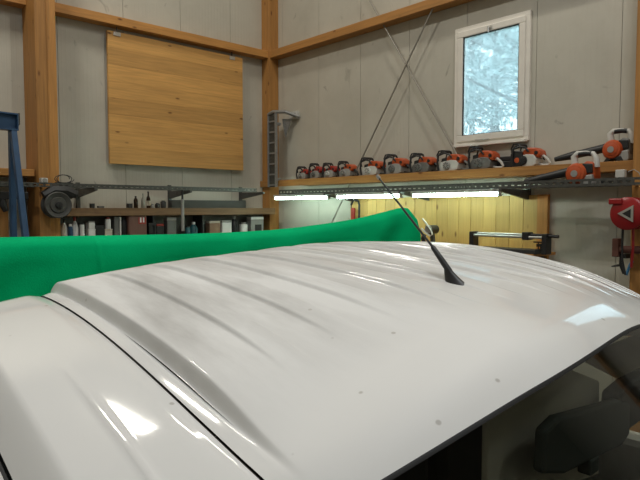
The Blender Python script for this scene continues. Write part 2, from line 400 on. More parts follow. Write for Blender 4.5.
# ------------------------------------------------------------------ truck cab
S = 1.15
PH, PTH, PSU, PBU, PE, PAV, PCU, PE1 = .1298, .7323, -.1281, -.0656, .1049, -.2059, .145, .1077
HW = .68
aray = ray(457, 284); tt = PH*S/(-aray.z)
ANT = CAM + aray*tt
Fw = RIGHT*math.sin(PTH) - FWD*math.cos(PTH)
HEAD = math.atan2(Fw.y, Fw.x)
Vw = Vector((-Fw.y, Fw.x, 0))
ORG = ANT - Vw*(PAV*S); ORG.z = 0
truck = empty('pickup_truck', ORG, HEAD, label='dirty white pickup truck cab with ribbed roof and black rod antenna', cat='truck')
def sm(x, a, b):
    t = max(0, min(1, (x-a)/(b-a))); return t*t*(3-2*t)
def zr(u, v):
    uu = max(-.75, min(u, .5))
    z = -PH + PSU*uu + PBU*uu*uu + PCU*uu**3 - (PE+PE1*uu)*((v/HW)**2 - (PAV/HW)**2)
    z -= .024*sm(uu, -.05, .18)*sm(abs(v), .4, .8) + .05*sm(v, -.1, .5)*sm(uu, -.2, .2)
    z -= .8*max(0, uu-.1)**2 + .085*(v+.2)*sm(uu, .05, .2)*(1-sm(abs(v+.2), .1, .6))   # dent added over the windscreen to steer the window reflection onto the roof
    return 2.15 + S*z
UR, VE, VS, VX = -.665, .672, .70, .845
UFC = (0.82009, -0.08464, -0.90813, 0.17703, 0.10691, -0.08372, 0.22744)
def uf(v):
    v = max(-.92, min(.92, v)); r = 0
    if abs(v) > .75: return uf(.75 if v > 0 else -.75) - .35*(abs(v)-.75)
    for c in UFC: r = r*v + c
    return r
ur = lambda v: UR + .06*v*v
def bumpf(u, v):
    # pressed ribs, fading out before the windscreen, plus shallow dents
    h = 0
    k0 = -.57
    for k in range(13):
        c = k0 + k*.095
        d = abs(v-c)
        if d < .05:
            end = .02 + .12*sm(v, -.6, .1)
            f = sm(u, end+.02, end-.16) if False else 1-sm(u, end-.16, end+.03)
            f *= sm(u, ur(v)+.03, ur(v)+.17)
            h += .0064*f*(1-sm(d, .0165, .0225))
    h += .0028*math.sin(u*9.1+v*5.3)*math.sin(v*8.3-u*3.1+.7)*sm(u, ur(v), ur(v)+.1)*(1-sm(u, 0, .2))
    return h
def ditch(u): return .020*(1-sm(u, -.05, .16))
# roof panel
VS_LIST = [-VE-.006, -VE-.0045, -VE-.003, -VE-.0015, -VE, -VE+.0015, -VE+.003, -VE+.0045, -VE+.008]
n = 620
VS_LIST += [-VE+.012 + (2*VE-.024)*i/n for i in range(n+1)]
VS_LIST += [VE-.008, VE-.0045, VE-.003, VE-.0015, VE, VE+.0015, VE+.003, VE+.0045, VE+.006]
def roofz(u, v):
    z = zr(u, v) + S*bumpf(u, v)
    av = abs(v)
    if av > VE-.0045: z -= S*(ditch(u))*sm(av, VE-.0045, VE+.0045)
    # roll over at the rear edge
    d = u-ur(v)
    if d < .05: z -= S*.018*(1-d/.05)**2
    # slight roll to the windscreen
    e = uf(v)-u
    if e < .06: z -= S*.012*(1-e/.06)**2
    return z
NU = 120
mb = MB(); vs = []; fs = []
for i, v in enumerate(VS_LIST):
    for j in range(NU+1):
        t = j/NU; u = ur(v)+(uf(v)-ur(v))*t
        vs.append((u*S, v*S, roofz(u, v)))
nv = len(VS_LIST)
for i in range(nv-1):
    for j in range(NU):
        fs.append((i*(NU+1)+j, i*(NU+1)+j+1, (i+1)*(NU+1)+j+1, (i+1)*(NU+1)+j))
mb.add(vs, fs)
roof = mb.build('roof_panel', M['paint'], truck)
for p in roof.data.polygons: p.use_smooth = True

def strip(name, vlist, zfun, mt, u0=None, u1=None, ns=90, parent=truck):
    b = MB(); V = []; Fc = []
    for v in vlist:
        for j in range(ns+1):
            a0 = ur(v) if u0 is None else u0; a1 = uf(v) if u1 is None else u1
            u = a0+(a1-a0)*j/ns
            V.append((u*S, v*S, zfun(u, v)))
    for i in range(len(vlist)-1):
        for j in range(ns): Fc.append((i*(ns+1)+j, i*(ns+1)+j+1, (i+1)*(ns+1)+j+1, (i+1)*(ns+1)+j))
    b.add(V, Fc); o = b.build(name, mt, parent)
    for p in o.data.polygons: p.use_smooth = True
    return o
def frontdrop(u, v):
    d = u-ur(v); z = 0
    if d < .05: z -= S*.018*(1-max(d, 0)/.05)**2
    e = uf(v)-u
    if e < .06: z -= S*.012*(1-max(e, 0)/.06)**2
    return z
for sg in (-1, 1):
    g = 'ditch'
    strip('roof_ditch', [sg*(VE+.0055), sg*(VE+.011), sg*(VE+.012), sg*(VE+.013), sg*(VS-.0016)],
          lambda u, v: zr(u, v)-S*ditch(u)+frontdrop(u, v)+(.0022*S*(1-sm(u, 0, .15)) if abs(abs(v)-VE-.012) < .0015 else 0), M['paint'])
    strip('roof_seam', [sg*(VS-.0017), sg*(VS+.0004)], lambda u, v: zr(u, v)-S*(ditch(u)+.0035)+frontdrop(u, v), M['seam'])
    def sidez(u, v):
        av = abs(v); z = zr(u, v) - S*ditch(u)*(1-.35*sm(av, VS, VS+.03)) + frontdrop(u, v)
        z -= S*.002*(1-sm(av, VS, VS+.006))
        # faint pressed crease near the front
        z += S*.0022*(1-sm(abs(av-.778), 0, .007))*sm(u, -.28, -.1)
        if av > VX-.004: z -= S*1.9*(av-VX+.004)**1.25
        return z
    vl = [VS+.0003, VS+.002, VS+.006]+[VS+.01+(.762-VS-.01)*i/8 for i in range(9)]+[.766, .77, .774, .778, .782, .786, .79]+[.80, .81, .82, .826, .832, .836, .841, .845, .849, .853, .858, .864, .869, .874]
    o = strip('cab_side_rail', [sg*x for x in vl], sidez, M['paint'])
    # black door seal under the rail, then the door frame
    zb = lambda u, v: sidez(u, sg*.874)-S*.010
    strip('door_seal', [sg*.868, sg*.888], zb, M['rubber'])
    dz = lambda u, v: sidez(u, sg*.874)-S*(.004+.9*max(0, abs(v)-.878)**1.0)
    d = empty('cab_door', (0, 0, 0)); d.parent = truck
    strip('door_frame', [sg*x for x in (.880, .882, .885, .889, .895, .905)], dz, M['paint'], parent=d)
    # door: pillar frame, glass, lower panel
    zt = 2.15 - S*.36
    yo = sg*.905*S
    MB().bar((ur(.9)*S+.06, yo, 1.35), (ur(.9)*S+.03, sg*.89*S, zr(-.5, .9)-.03), .09, .05).build('rear_pillar', M['paint'], d, bev=.01)
    MB().bar((uf(.9)*S+.55, yo, 1.30), (uf(.9)*S-.02, sg*.885*S, zr(.1, .9)-.07), .06, .05).build('front_pillar', M['paint'], d, bev=.01)
    b = MB(); x0, x1 = ur(.9)*S+.08, uf(.9)*S-.03
    b.add([(x0, yo, 1.32), (uf(.9)*S+.52, yo, 1.32), (x1, sg*.888*S, 1.70), (x0, sg*.888*S, zr(-.4, .9)-.09)], [(0, 1, 2, 3)])
    b.build('door_glass', M['wscreen'], d)
    m = MB().b2((ur(.9)*S+.02, yo-.05, .45), (uf(.9)*S+.6, yo+.05, 1.33)); m.build('door_panel', M['paint'], d, bev=.03)
    m = MB().b2((ur(.9)*S+.1, yo+sg*.05-.02, 1.12), (ur(.9)*S+.3, yo+sg*.05+.02, 1.16)); m.build('door_handle', M['black'], d, bev=.008)

# rear cab wall
b = MB(); V = []; Fc = []
vv = [-.86+1.72*i/40 for i in range(41)]
for v in vv: V += [(ur(v)*S, v*S, zr(ur(v), v)-S*(ditch(ur(v)) if abs(v) > VE else 0)-S*.018), (ur(v)*S-.03, v*S, zr(ur(v), v)-.10), (ur(v)*S-.05, v*S, .5)]
for i in range(40):
    for k in range(2): Fc.append((i*3+k, i*3+k+1, i*3+k+4, i*3+k+3))
b.add(V, Fc).build('cab_rear_wall', M['paint'], truck, smooth=True)

# windscreen: black edge then tinted glass sloping forward
WSL = .62
def wspt(v, d):          # d metres forward of the roof edge (unscaled)
    zt = roofz(uf(v), max(-VE, min(VE, v))) if abs(v) <= VE else zr(uf(v), v)-S*.012-S*ditch(uf(v))
    return ((uf(v)+d)*S, v*S*(1+.06*d), zt - S*(.004*sm(d, 0, .006) + WSL*d + .12*d*d))
def wsgrid(name, d0, d1, nd, mt, off=0, vmax=.80):
    b = MB(); V = []; Fc = []; n = 48
    for i in range(n+1):
        v = -vmax+2*vmax*i/n
        for j in range(nd+1):
            p = wspt(v, d0+(d1-d0)*j/nd); V.append((p[0], p[1], p[2]+off))
    for i in range(n):
        for j in range(nd): Fc.append((i*(nd+1)+j, i*(nd+1)+j+1, (i+1)*(nd+1)+j+1, (i+1)*(nd+1)+j))
    b.add(V, Fc); o = b.build(name, mt, truck)
    for p in o.data.polygons: p.use_smooth = True
    return o
wsgrid('windscreen_seal', -.0012, .0026, 3, M['rubber'], .0010)
ws = wsgrid('windscreen', .0024, .72, 16, M['wscreen'])
# header lining and interior
def inz(u, v): return zr(u, v)-.07
strip('roof_lining', [-.66+1.32*i/20 for i in range(21)], inz, M['inner'], u1=.17)
b = MB(); b.b2((uf(0)*S+.35, -.88*S, 1.0), (uf(0)*S+.85, .88*S, 1.38)); b.build('dashboard', M['inner'], truck, bev=.06)
for vs_ in (-.45, .05, .45):
    m = MB().b2((-.45, vs_*S-.22, .85), (.1, vs_*S+.22, 1.05)).box((-.5, vs_*S, 1.3), (.14, .44, .6)).box((-.53, vs_*S, 1.68), (.1, .24, .16))
    m.build('seat', M['inner'], truck, bev=.05)
# steering wheel on the far side
sw = MB(); c = Vector((.48, .42*S, 1.42)); nrm = Vector((-.8, 0, .6)).normalized(); e1 = Vector((0, 1, 0)); e2 = nrm.cross(e1)
sw.tube([c+e1*math.cos(t*math.pi/14)*.19+e2*math.sin(t*math.pi/14)*.19 for t in range(28)], .014, 8, closed=True)
sw.bar(c-e1*.18, c+e1*.18, .05, .02).cyl(c, c-nrm*.25, .03)
sw.build('steering_wheel', M['black'], truck, smooth=True)
# rear view mirror and sun visors
mr_ = MB(); mc = Vector((uf(0)*S-.02, .02, zr(.25, 0)-.155))
mr_.prism([(-.13, -.03), (-.12, .035), (-.05, .045), (.06, .045), (.12, .035), (.13, -.02), (.09, -.04), (-.09, -.045)], -.018, .018,
          lambda x, y, z: tuple(mc+Vector((y-.25*x*0, x, z))))
mr_.bar(mc+Vector((.02, 0, .03)), mc+Vector((.07, 0, .09)), .03, .03)
mr_.build('rear_view_mirror', M['inner'], truck, bev=.008)
MB().box((uf(.38)*S-.12, .38*S, zr(.2, .38)-.125), (.17, .38, .02), m=Matrix.Rotation(R(18), 3, 'Y')).build('sun_visor', M['cream'], truck, bev=.008)
vz = MB().prism([(-.17, -.035), (-.165, .03), (-.12, .045), (.14, .042), (.165, .03), (.165, -.03), (.13, -.045), (-.10, -.05)], -.01, .01, lambda x, y, z: (.25+y, -.215+x, 1.772-.10*x+z)).build('sun_visor', M['visor'], truck, bev=.006)
MB().b2((.238, -.225, 1.70), (.262, -.19, 1.728)).build('visor_clip', M['visor'], vz, bev=.004)
MB().prism([(-.20, -.10), (-.20, .05), (.0, .125), (.20, .07), (.21, -.12)], -.006, .006, lambda x, y, z: (.19+y, -.235+x, 1.76-.10*x+z)).build('cream_pad', M['cream'], truck, bev=.004)
# bonnet, bumper, wheels, chassis, bed
fx = (uf(0)+.72)*S
b = MB(); b.prism([(fx-.12, 1.0), (fx-.02, 1.20), (fx+.35, 1.12), (fx+.62, .98), (fx+.70, .55), (fx+.6, .35), (fx-.12, .35)], -.86*S, .86*S); b.build('bonnet', M['paint'], truck, bev=.05)
MB().b2((fx+.62, -.88*S, .35), (fx+.78, .88*S, .6)).build('bumper', M['black'], truck, bev=.04)
MB().b2((-3.3, -.45, .42), (fx, .45, .56)).build('chassis', M['dark'], truck)
bedr = MB(); bx0, bx1 = -3.4, UR*S-.12
bedr.b2((bx0, -1.05, .78), (bx1, 1.05, .90)); bedr.build('bed_floor', M['bed'], truck, bev=.01)
for sg in (-1, 1): MB().b2((bx0, sg*1.03-.02, .9), (bx1, sg*1.03+.02, 1.2)).build('bed_side', M['bed'], truck, bev=.008)
hbx = -1.12
m = MB()
for y in (-1.0, -.5, 0, .5, .99): m.bar((hbx, y, .9), (hbx, y, 1.88), .05, .05, (1, 0, 0))
m.bar((hbx, -1.02, 1.86), (hbx, 1.02, 1.86), .05, .05); m.build('headboard_rack', M['bed'], truck)
for x in (fx+.05, -2.4):
    for sg in (-1, 1):
        wh = MB().lathe([(.2, -.1), (.33, -.1), (.345, -.06), (.345, .06), (.33, .1), (.2, .1)], (x, sg*.84, .345), '-y', 28).build('wheel', M['tyre'], truck, smooth=True)
        MB().lathe([(.06, -.105), (.2, -.08), (.2, .08), (.06, .105)], (x, sg*.84, .345), '-y', 20).build('wheel_rim', M['lgrey'], wh, smooth=True)
# antenna: tapered foot, spring base, rod leaning back
ant = empty('antenna'); ant.parent = truck
ab = Vector((0, PAV*S, zr(0, PAV)))
q0 = (463, 281); 
def on_v(px, py, v):       # point on the truck's length plane at this v
    o = CAM - ORG; r = ray(px, py); t = (v*S - o.dot(Vw))/r.dot(Vw); p = CAM + r*t - ORG
    return Vector((p.dot(Fw), p.dot(Vw), p.z))
tip = on_v(377, 175.5, PAV); p1 = on_v(432, 246, PAV); pb = on_v(447.5, 268.5, PAV)
toe = on_v(467, 284, PAV); heel = on_v(447.5, 279.5, PAV)
toe.x += .02; toe.z = zr(toe.x/S, PAV)-.002; heel.z = zr(heel.x/S, PAV)-.002
fb = MB(); V = []; Fc = []; prof = [(0, .5, 0), (.04, .62, .2), (.12, .8, .5), (.3, .97, .62), (.5, 1, .48), (.75, .8, .22), (.94, .4, .06), (1, .12, 0)]
fh = (pb.z-min(toe.z, heel.z))
topd = pb
ns = 12; st = 7
base = []
for k in range(ns*2):
    t = math.pi*k/ns; cx = (toe+heel)/2; dx = (toe-heel)/2
    base.append(Vector((cx.x+dx.x*math.cos(t)*1.0, PAV*S+.017*math.sin(t)*(1-.35*math.cos(t)), cx.z+dx.z*math.cos(t)-.002)))
neck = []
dirn = (tip-p1).normalized()
for k in range(ns*2):
    t = math.pi*k/ns
    neck.append(pb + Vector((1, 0, 0))*.0074*math.cos(t) + Vector((0, 1, 0))*.0060*math.sin(t))
for i in range(st+1):
    f = i/st; g = 1-(1-f)**1.9
    for k in range(ns*2):
        h = f
        c_ = .5+.5*math.cos(math.pi*k/ns); P_ = base[k].lerp(neck[k], 1-(1-f)**(1.5-.4*c_)); P_.z = base[k].z+(neck[k].z-base[k].z)*(f**1.15)
        V.append(P_)
for i in range(st):
    for k in range(ns*2): Fc.append((i*ns*2+k, i*ns*2+(k+1) % (ns*2), (i+1)*ns*2+(k+1) % (ns*2), (i+1)*ns*2+k))
Fc.append(tuple(st*ns*2+k for k in range(ns*2)))
fb.add(V, Fc).build('antenna_foot', M['black'], ant, smooth=True)
d2 = p1-pb
MB().tube([pb-d2*.12, pb+d2*.3, p1-d2*.08, p1], [.0066, .0062, .0050, .0032], 12).build('antenna_sleeve', M['black'], ant, smooth=True)
L_ = tip-p1
rodo = MB().tube([p1-d2*.05, p1+L_*.5, p1+L_*.955], [.0026, .0024, .0022], 8).build('antenna_rod', M['black'], ant, smooth=True)
MB().tube([p1+L_*.95, p1+L_*.96, p1+L_], [.003, .0042, .0036], 8).build('antenna_tip', M['lgrey'], ant, smooth=True)

# green cloth over the headboard rack
cx_ = hbx
top_pts = [(-70, 240), (-30, 238), (0, 236.5), (60, 235.5), (120, 234.5), (180, 233.5), (230, 231.8), (270, 229.5), (300, 226.5), (330, 222.5), (352, 219), (372, 214.5), (388, 210.5), (397, 208), (403, 207.0), (408, 208), (411.5, 212), (413, 219)]
def on_u(px, py, x):
    o = CAM-ORG; r = ray(px, py); t = (x - o.dot(Fw))/r.dot(Fw); p = CAM+r*t-ORG
    return Vector((p.dot(Fw), p.dot(Vw), p.z))
tp = [on_u(x, y, cx_) for x, y in top_pts]
# resample along y
NY = 420; y0, y1 = tp[0].y, tp[-1].y; ycr = on_u(93, 250, cx_).y
def ztop(y):
    for p, q in zip(tp, tp[1:]):
        if p.y <= y <= q.y: return p.z+(q.z-p.z)*(y-p.y)/max(1e-6, q.y-p.y)
    return tp[-1].z
V = []; Fc = []; rows = 44
for i in range(NY+1):
    f = i/NY; y = y0+(y1-y0)*(1-(1-f)**1.25); zt = ztop(y)
    for k in range(rows+1):
        g = k/rows*2-1          # -1 rear hem .. 0 ridge .. 1 front hem
        a = abs(g); drop = a**1.15
        z = zt-(zt-.93)*drop - .002
        fold = .030*math.sin(y*13+.8*math.sin(y*5)+a*1.3)*sm(a, .03, .5) + .014*math.sin(y*31+2*a)*sm(a, .05, .6)
        fold += .010*math.sin(y*17+1.4*math.sin(y*7)+a*26)*sm(a, .01, .12) + .005*math.exp(-((y-ycr-.05*a)/.006)**2)*sm(a, 0, .03)
        # slanting drag folds fanning from the raised corner
        fan = (y1-y)/(a*1.2+.12)
        fold += .020*math.sin(fan*5.5)*sm(a, .02, .25)*math.exp(-(y1-y)*1.6)
        x = cx_ + (1 if g > 0 else -1)*(.030*min(1, a/.03)**.5 + .10*a) + fold*(1 if g > 0 else -.8)
        V.append((x, y+.02*a*math.sin(a*9)*sm(y, y1-.5, y1), z))
for i in range(NY):
    for k in range(rows): Fc.append((i*(rows+1)+k, i*(rows+1)+k+1, (i+1)*(rows+1)+k+1, (i+1)*(rows+1)+k))
gr = MB().add(V, Fc).build('green_cloth', M['green'])
for p in gr.data.polygons: p.use_smooth = True
gr.location = ORG; gr.rotation_euler = (0, 0, HEAD)
so = gr.modifiers.new('thick', 'SOLIDIFY'); so.thickness = .003
tag(gr, 'bright green cloth draped over the rack behind the truck cab', 'cloth')

# ------------------------------------------------------------------ right wall fittings
# timber ledge for the saws
lz1 = PR(480, 168.8, .25).z; lz0 = PR(480, 177.5, .25).z
ledge = tag(MB().b2((a+.005, -.25, lz0), (pRx-.01, -.002, lz1)).b2((.004, -.25, lz0), (a+.005, -.203, lz1)).build('timber_ledge', M['wx'], bev=.004), 'long timber ledge under the window carrying the chainsaws', 'ledge')
# bracing rods
def rod(pa, pb_, off, label):
    p, q = PR(pa[0], pa[1], off), PR(pb_[0], pb_[1], off)
    m = MB().tube([p, q], .011, 8); tag(m.build('bracing_rod', M['rod'], smooth=True), label, 'rod')
rod((362.5, -12), (457, 155), .10, 'steel cross-bracing rod slanting down towards the window')
rod((441, -9), (331, 224), .13, 'steel cross-bracing rod slanting down towards the corner post')

def tray(name, axis, a0, a1, n0, n1, zt, ht, label, step=.075):
    # perforated cable tray. axis 'x' runs along x with y from n0..n1
    r = empty(name, (a0, n0, zt-ht) if axis == 'x' else (n0, a0, zt-ht), label=label, cat='cable tray')
    def P(u, n, z): return (u-a0, n-n0, z) if axis == 'x' else (n-n0, u-a0, z)
    def bb(m, u0, u1, q0, q1, z0, z1):
        A, B = P(u0, q0, z0), P(u1, q1, z1); m.b2([min(i, j) for i, j in zip(A, B)], [max(i, j) for i, j in zip(A, B)])
    for nn in (n0, n1):
        m = MB(); bb(m, a0, a1, nn-.0015, nn+.0015, ht*.66, ht); bb(m, a0, a1, nn-.0015, nn+.0015, 0, ht*.34)
        u = a0
        while u < a1-.03:
            bb(m, u, u+.03, nn-.0015, nn+.0015, ht*.34, ht*.66); u += step
        e = .012 if nn == max(n0, n1) else -.012
        bb(m, a0, a1, min(nn, nn-e), max(nn, nn-e), ht-.002, ht)
        m.build('side_rail', M['galv'], r)
    m = MB(); u = a0
    while u < a1-.03:
        bb(m, u, u+.03, n0, n1, 0, .002); u += .10
    o = m.build('tray_rungs', M['galv'], r); o['kind'] = 'stuff'
    return r
tz = PR(440, 184.2, .6).z; th_ = tz-PR(440, 190.2, .6).z
tx0 = PR(279, 188, .6).x
tray('cable_tray', 'x', tx0, 7.2, -.6, -.32, tz, th_, 'perforated steel cable tray below the chainsaw ledge')
lzt = PL(150, 185.6, .62).z; lht = lzt-PL(150, 189.3, .62).z
ly1 = PL(257, 189, .62).y
tray('cable_tray', 'y', -9.0, ly1, .30, .62, lzt, lht, 'perforated steel cable tray above the bottle shelf')
# cantilever arms
def arm(base, dirv, length, zt, label, up=.0):
    r = empty('tray_bracket', (base.x, base.y, zt), math.atan2(dirv[1], dirv[0]), label=label, cat='bracket')
    MB().prism([(0, 0), (length, 0), (length, -.03), (.02, -.11), (0, -.11)], -.018, .018).build('arm', M['galv'], r, bev=.003)
    MB().b2((-.015, -.025, -.45 if up == 0 else -up), (.012, .025, .09)).build('wall_plate', M['galv'], r)
    return r
for px, lb in ((355, 'slotted steel bracket under the cable tray near the bow saw'), (430, 'slotted steel bracket under the cable tray at the tile board centre'), (529, 'slotted steel bracket under the cable tray where the spruce boards end')):
    b_ = PR(px, 190, 0); arm(Vector((b_.x, -.016, 0)), (0, -1), .60, tz-th_, lb if px != 430 else 'slotted steel bracket under the cable tray above the white-guarded grinder', .25)
for px, up, lb in ((77.5, .62, 'steel bracket holding the cable tray beside the grey hose reel'), (169, .30, 'steel bracket holding the cable tray beside the bottles'), (240, .22, 'steel bracket holding the cable tray by the corner post')):
    b_ = PL(px, 190, 0); arm(Vector((.016, b_.y, 0)), (1, 0), .63, lzt-lht, lb, up)

# fluorescent lamps under the tray
for (x0, x1), lb in (((276, 328), 'fluorescent tube lamp under the tray, next to the corner post'), ((338, 400), 'middle fluorescent tube lamp under the tray, above the green cloth tip'), ((414, 498.5), 'fluorescent tube lamp under the tray, beneath the big grey chainsaw')):
    pz = PR((x0+x1)/2, 0, .47)
    A, B = PR(x0, 193, .47).x, PR(x1, 193, .47).x
    zl = tz-th_
    r = empty('tube_lamp', ((A+B)/2, -.47, zl-.001), label=lb, cat='lamp')
    h = (B-A)/2
    MB().b2((-h-.03, -.03, -.028), (h+.03, .03, 0)).build('batten', M['white'], r, bev=.003)
    MB().cyl((-h, 0, -.052), (h, 0, -.052), .021, 12).build('tube', M['tube'], r, smooth=True)
    for sx in (-1, 1): MB().b2((sx*(h+.016)-.014, -.022, -.076), (sx*(h+.016)+.014, .022, -.02)).build('lamp_holder', M['white'], r, bev=.003)

# spruce board cladding, each plank its own part
bl, br = PR(350.5, 200, .03).x, PR(538, 200, .03).x
bt = PR(540, 194.5, .03).z
cl = empty('board_cladding', (bl, -.002, .9), label='upright spruce boards fixed to the wall under the tube lamps', cat='boards')
npk = 17; pw = (br-bl)/npk
for i in range(npk):
    dz_ = random.uniform(-.01, .0)
    MB().b2((i*pw+.002, -.03-random.uniform(0, .003), 0), ((i+1)*pw-.002, 0, bt-.9+dz_)).build('plank', M['plankw'], cl, bev=.002)
MB().b2((br-bl+.002, -.05, 0), (PR(548, 200, .05).x-bl, 0, bt-.9)).build('edge_board', M['wz'], cl, bev=.003)

# riser in the corner
rx0, rx1 = PR(268.6, 150, .3).x, PR(276.5, 150, .3).x
rz1, rz0 = PR(272, 113, .3).z, PR(272, 187, .3).z
r = empty('cable_riser', (rx0, -.3, rz0), label='upright grey cable duct in the room corner with angled top arm', cat='cable duct')
W_ = rx1-rx0; H_ = rz1-rz0
MB().b2((0, -.025, 0), (.018, .025, H_)).build('rail', M['zinc'], r); MB().b2((W_-.018, -.025, 0), (W_, .025, H_)).build('rail', M['zinc'], r)
MB().b2((.018, .0, 0), (W_-.018, .022, H_)).build('back_plate', M['galv'], r)
m = MB()
for k in range(7): m.b2((.018, -.012, H_*k/7+.02), (W_-.018, .0, H_*k/7+.045))
m.build('clip_strip', M['zinc'], r)
o_ = Vector((rx0, -.3, rz0))
e1_ = PR(299, 116.5, .02)-o_
MB().tube([(0.02, 0, H_-.01), (W_*.6, 0, H_+.015), (W_+.12, .08, H_+.0), tuple(e1_)], .028, 8).build('top_arm', M['zinc'], r, smooth=True)
g0, g1, g2 = PR(285, 137, .12)-o_, PR(291, 119, .10)-o_, PR(282, 119, .16)-o_
MB().add([g0, g1, g2, g0+Vector((0, .02, 0)), g1+Vector((0, .02, 0)), g2+Vector((0, .02, 0))], [(0, 1, 2), (3, 5, 4), (0, 3, 4, 1), (1, 4, 5, 2), (2, 5, 3, 0)]).build('gusset', M['zinc'], r)
MB().b2((.0, .02, .1), (W_, .1, .14)).b2((0, .02, H_-.2), (W_, .1, H_-.16)).build('post_clip', M['zinc'], r)
b0, b1 = PR(292, 120, .0), PR(299.5, 111, .0)
jb = empty('junction_box', ((b0.x+b1.x)/2, 0, b0.z), label='small white junction box high on the wall by the corner post', cat='junction box')
MB().b2(((b0.x-b1.x)/2, -.06, 0), ((b1.x-b0.x)/2, 0, b1.z-b0.z)).build('body', M['white'], jb, bev=.008)
MB().b2(((b0.x-b1.x)/2+.015, -.068, .015), ((b1.x-b0.x)/2-.015, -.06, b1.z-b0.z-.015)).build('cover', M['white'], jb, bev=.004)

# ------------------------------------------------------------------ chainsaws
def chainsaw(px0, px1, py0, py1, label, body='grey', top='orange', rear='black', disc='lgrey', small=False, front='black', yaw=0):
    A, B = PR(px0, py1, .16), PR(px1, py1, .16)
    L = B.x-A.x; mid = PR((px0+px1)/2, (py0+py1)/2, .16)
    H = (PR((px0+px1)/2, py0, .16).z - lz1)
    r = empty('chainsaw', ((A.x+B.x)/2, -.135, lz1), yaw, label=label, cat='chainsaw')
    D = .20 if not small else .17
    f = lambda x, y, z: ((x-.5)*L, y*D, z*H)
    MB().prism([(.06, .0), (.07, .30), (.14, .44), (.45, .52), (.64, .48), (.72, .3), (.70, .06), (.6, 0)], -.42, .42, f).build('crankcase', M[body], r, bev=.008)
    tcv = MB().prism([(.30, .46), (.32, .68), (.44, .80), (.66, .78), (.78, .66), (.82, .48), (.74, .34), (.62, .44)], -.36, .40, f).build('top_cover', M[top], r, bev=.014)
    MB().lathe([(.0, .0), (.05*L, .0), (.05*L, .008), (0.001, .010)], f(.70, -.37, .56), '-y', 12).build('filler_cap', M['black'], tcv, smooth=True)
    # starter or clutch cover facing the room
    c = f(.34, -.42, .26); rr = min(.125*L, .19*H)
    dsk = MB().lathe([(rr*1.1, 0), (rr*1.1, .006), (rr*.95, .016), (rr*.35, .022), (.001, .022)], c, '-y', 18).build('starter_cover', M[disc], r, smooth=True)
    m = MB()
    for k in range(8):
        t = k*math.pi/4; m.bar((c[0]+rr*.35*math.cos(t), c[1]-.021, c[2]+rr*.35*math.sin(t)), (c[0]+rr*.85*math.cos(t), c[1]-.018, c[2]+rr*.85*math.sin(t)), .006, .006, (0, 1, 0))
    m.build('cooling_rib', M['dark'], dsk)
    # wrap-around front handle
    pts = [(.10, -.52, .03), (.07, -.56, .40), (.09, -.54, .74), (.17, -.46, .90), (.23, -.2, .95), (.24, .3, .95), (.2, .52, .80), (.14, .54, .4), (.12, .5, .1)]
    MB().tube([f(*p) for p in pts], .013 if not small else .011, 8).build('front_handle', M[front], r, smooth=True)
    # handle brace running back over the cover
    MB().tube([f(*p) for p in [(.12, -.5, .78), (.28, -.48, .86), (.42, -.46, .80), (.50, -.42, .62)]], .011, 8).build('handle_brace', M[front], r, smooth=True)
    # hand guard
    MB().tube([f(*p) for p in [(.02, -.3, .5), (.0, -.38, .80), (.06, -.38, .98), (.14, -.3, 1.0), (.2, .3, 1.0), (.1, .4, .98), (.03, .4, .6)]], .010, 6).build('hand_guard', M['black'], r, smooth=True)
    # rear handle loop with trigger
    MB().tube([f(*p) for p in [(.68, 0, .44), (.82, 0, .42), (.93, 0, .28), (1.0, 0, .10), (.96, 0, .05), (.82, 0, .05), (.66, 0, .10)]], [.016, .017, .016, .013, .012, .012, .013], 8).build('rear_handle', M[rear], r, smooth=True)
    MB().prism([(.80, .36), (.84, .36), (.86, .24), (.82, .26)], -.03, .03, f).build('trigger', M['black'], r)
    # spikes and bar mount at the front
    MB().prism([(.06, .10), (.0, .14), (.05, .2), (.0, .25), (.05, .31), (.0, .36), (.07, .42), (.1, .3)], -.06, .0, f).build('bumper_spike', M['dark'], r)
    # exhaust box
    MB().prism([(.10, .42), (.12, .62), (.28, .66), (.30, .46)], -.28, .3, f).build('muffler', M['dark'], r, bev=.006)
    return r
SAWS = [
 (299, 310.8, 166.5, 176.5, 'smallest chainsaw on the ledge, beside the corner post', dict(body='lgrey', top='red', small=True)),
 (311.5, 324.3, 163.3, 176, 'small grey and red chainsaw, second from the corner post', dict(body='lgrey', top='red', disc='grey', small=True)),
 (325, 339.3, 162.8, 175.5, 'small red-backed chainsaw, third from the corner post', dict(body='lgrey', top='red', disc='white', small=True)),
 (340, 357, 161, 174.5, 'small chainsaw with pale casing, fourth from the corner post', dict(body='lgrey', top='orange', disc='lgrey', small=True)),
 (363, 386, 157.3, 173.5, 'orange chainsaw with white casing where the bracing rod meets the ledge', dict(body='white', disc='white')),
 (386.5, 410.5, 154, 172.5, 'orange chainsaw with grey casing, sixth from the corner post', dict(body='lgrey', disc='grey')),
 (412.5, 439, 152.8, 171, 'orange chainsaw with dark grey starter cover, seventh from the corner post', dict(body='grey', disc='grey', rear='black')),
 (439.5, 469.5, 150, 169.5, 'orange chainsaw with white casing beneath the window corner', dict(body='white', disc='lgrey', rear='grey')),
 (470.5, 502, 146, 168, 'large grey chainsaw with white rear handle beneath the window', dict(body='grey', disc='grey', rear='white')),
 (513.5, 549, 143, 165.5, 'black-fronted orange chainsaw with white rear handle beside the leaf blowers', dict(body='white', disc='black', rear='white', front='black')),
]
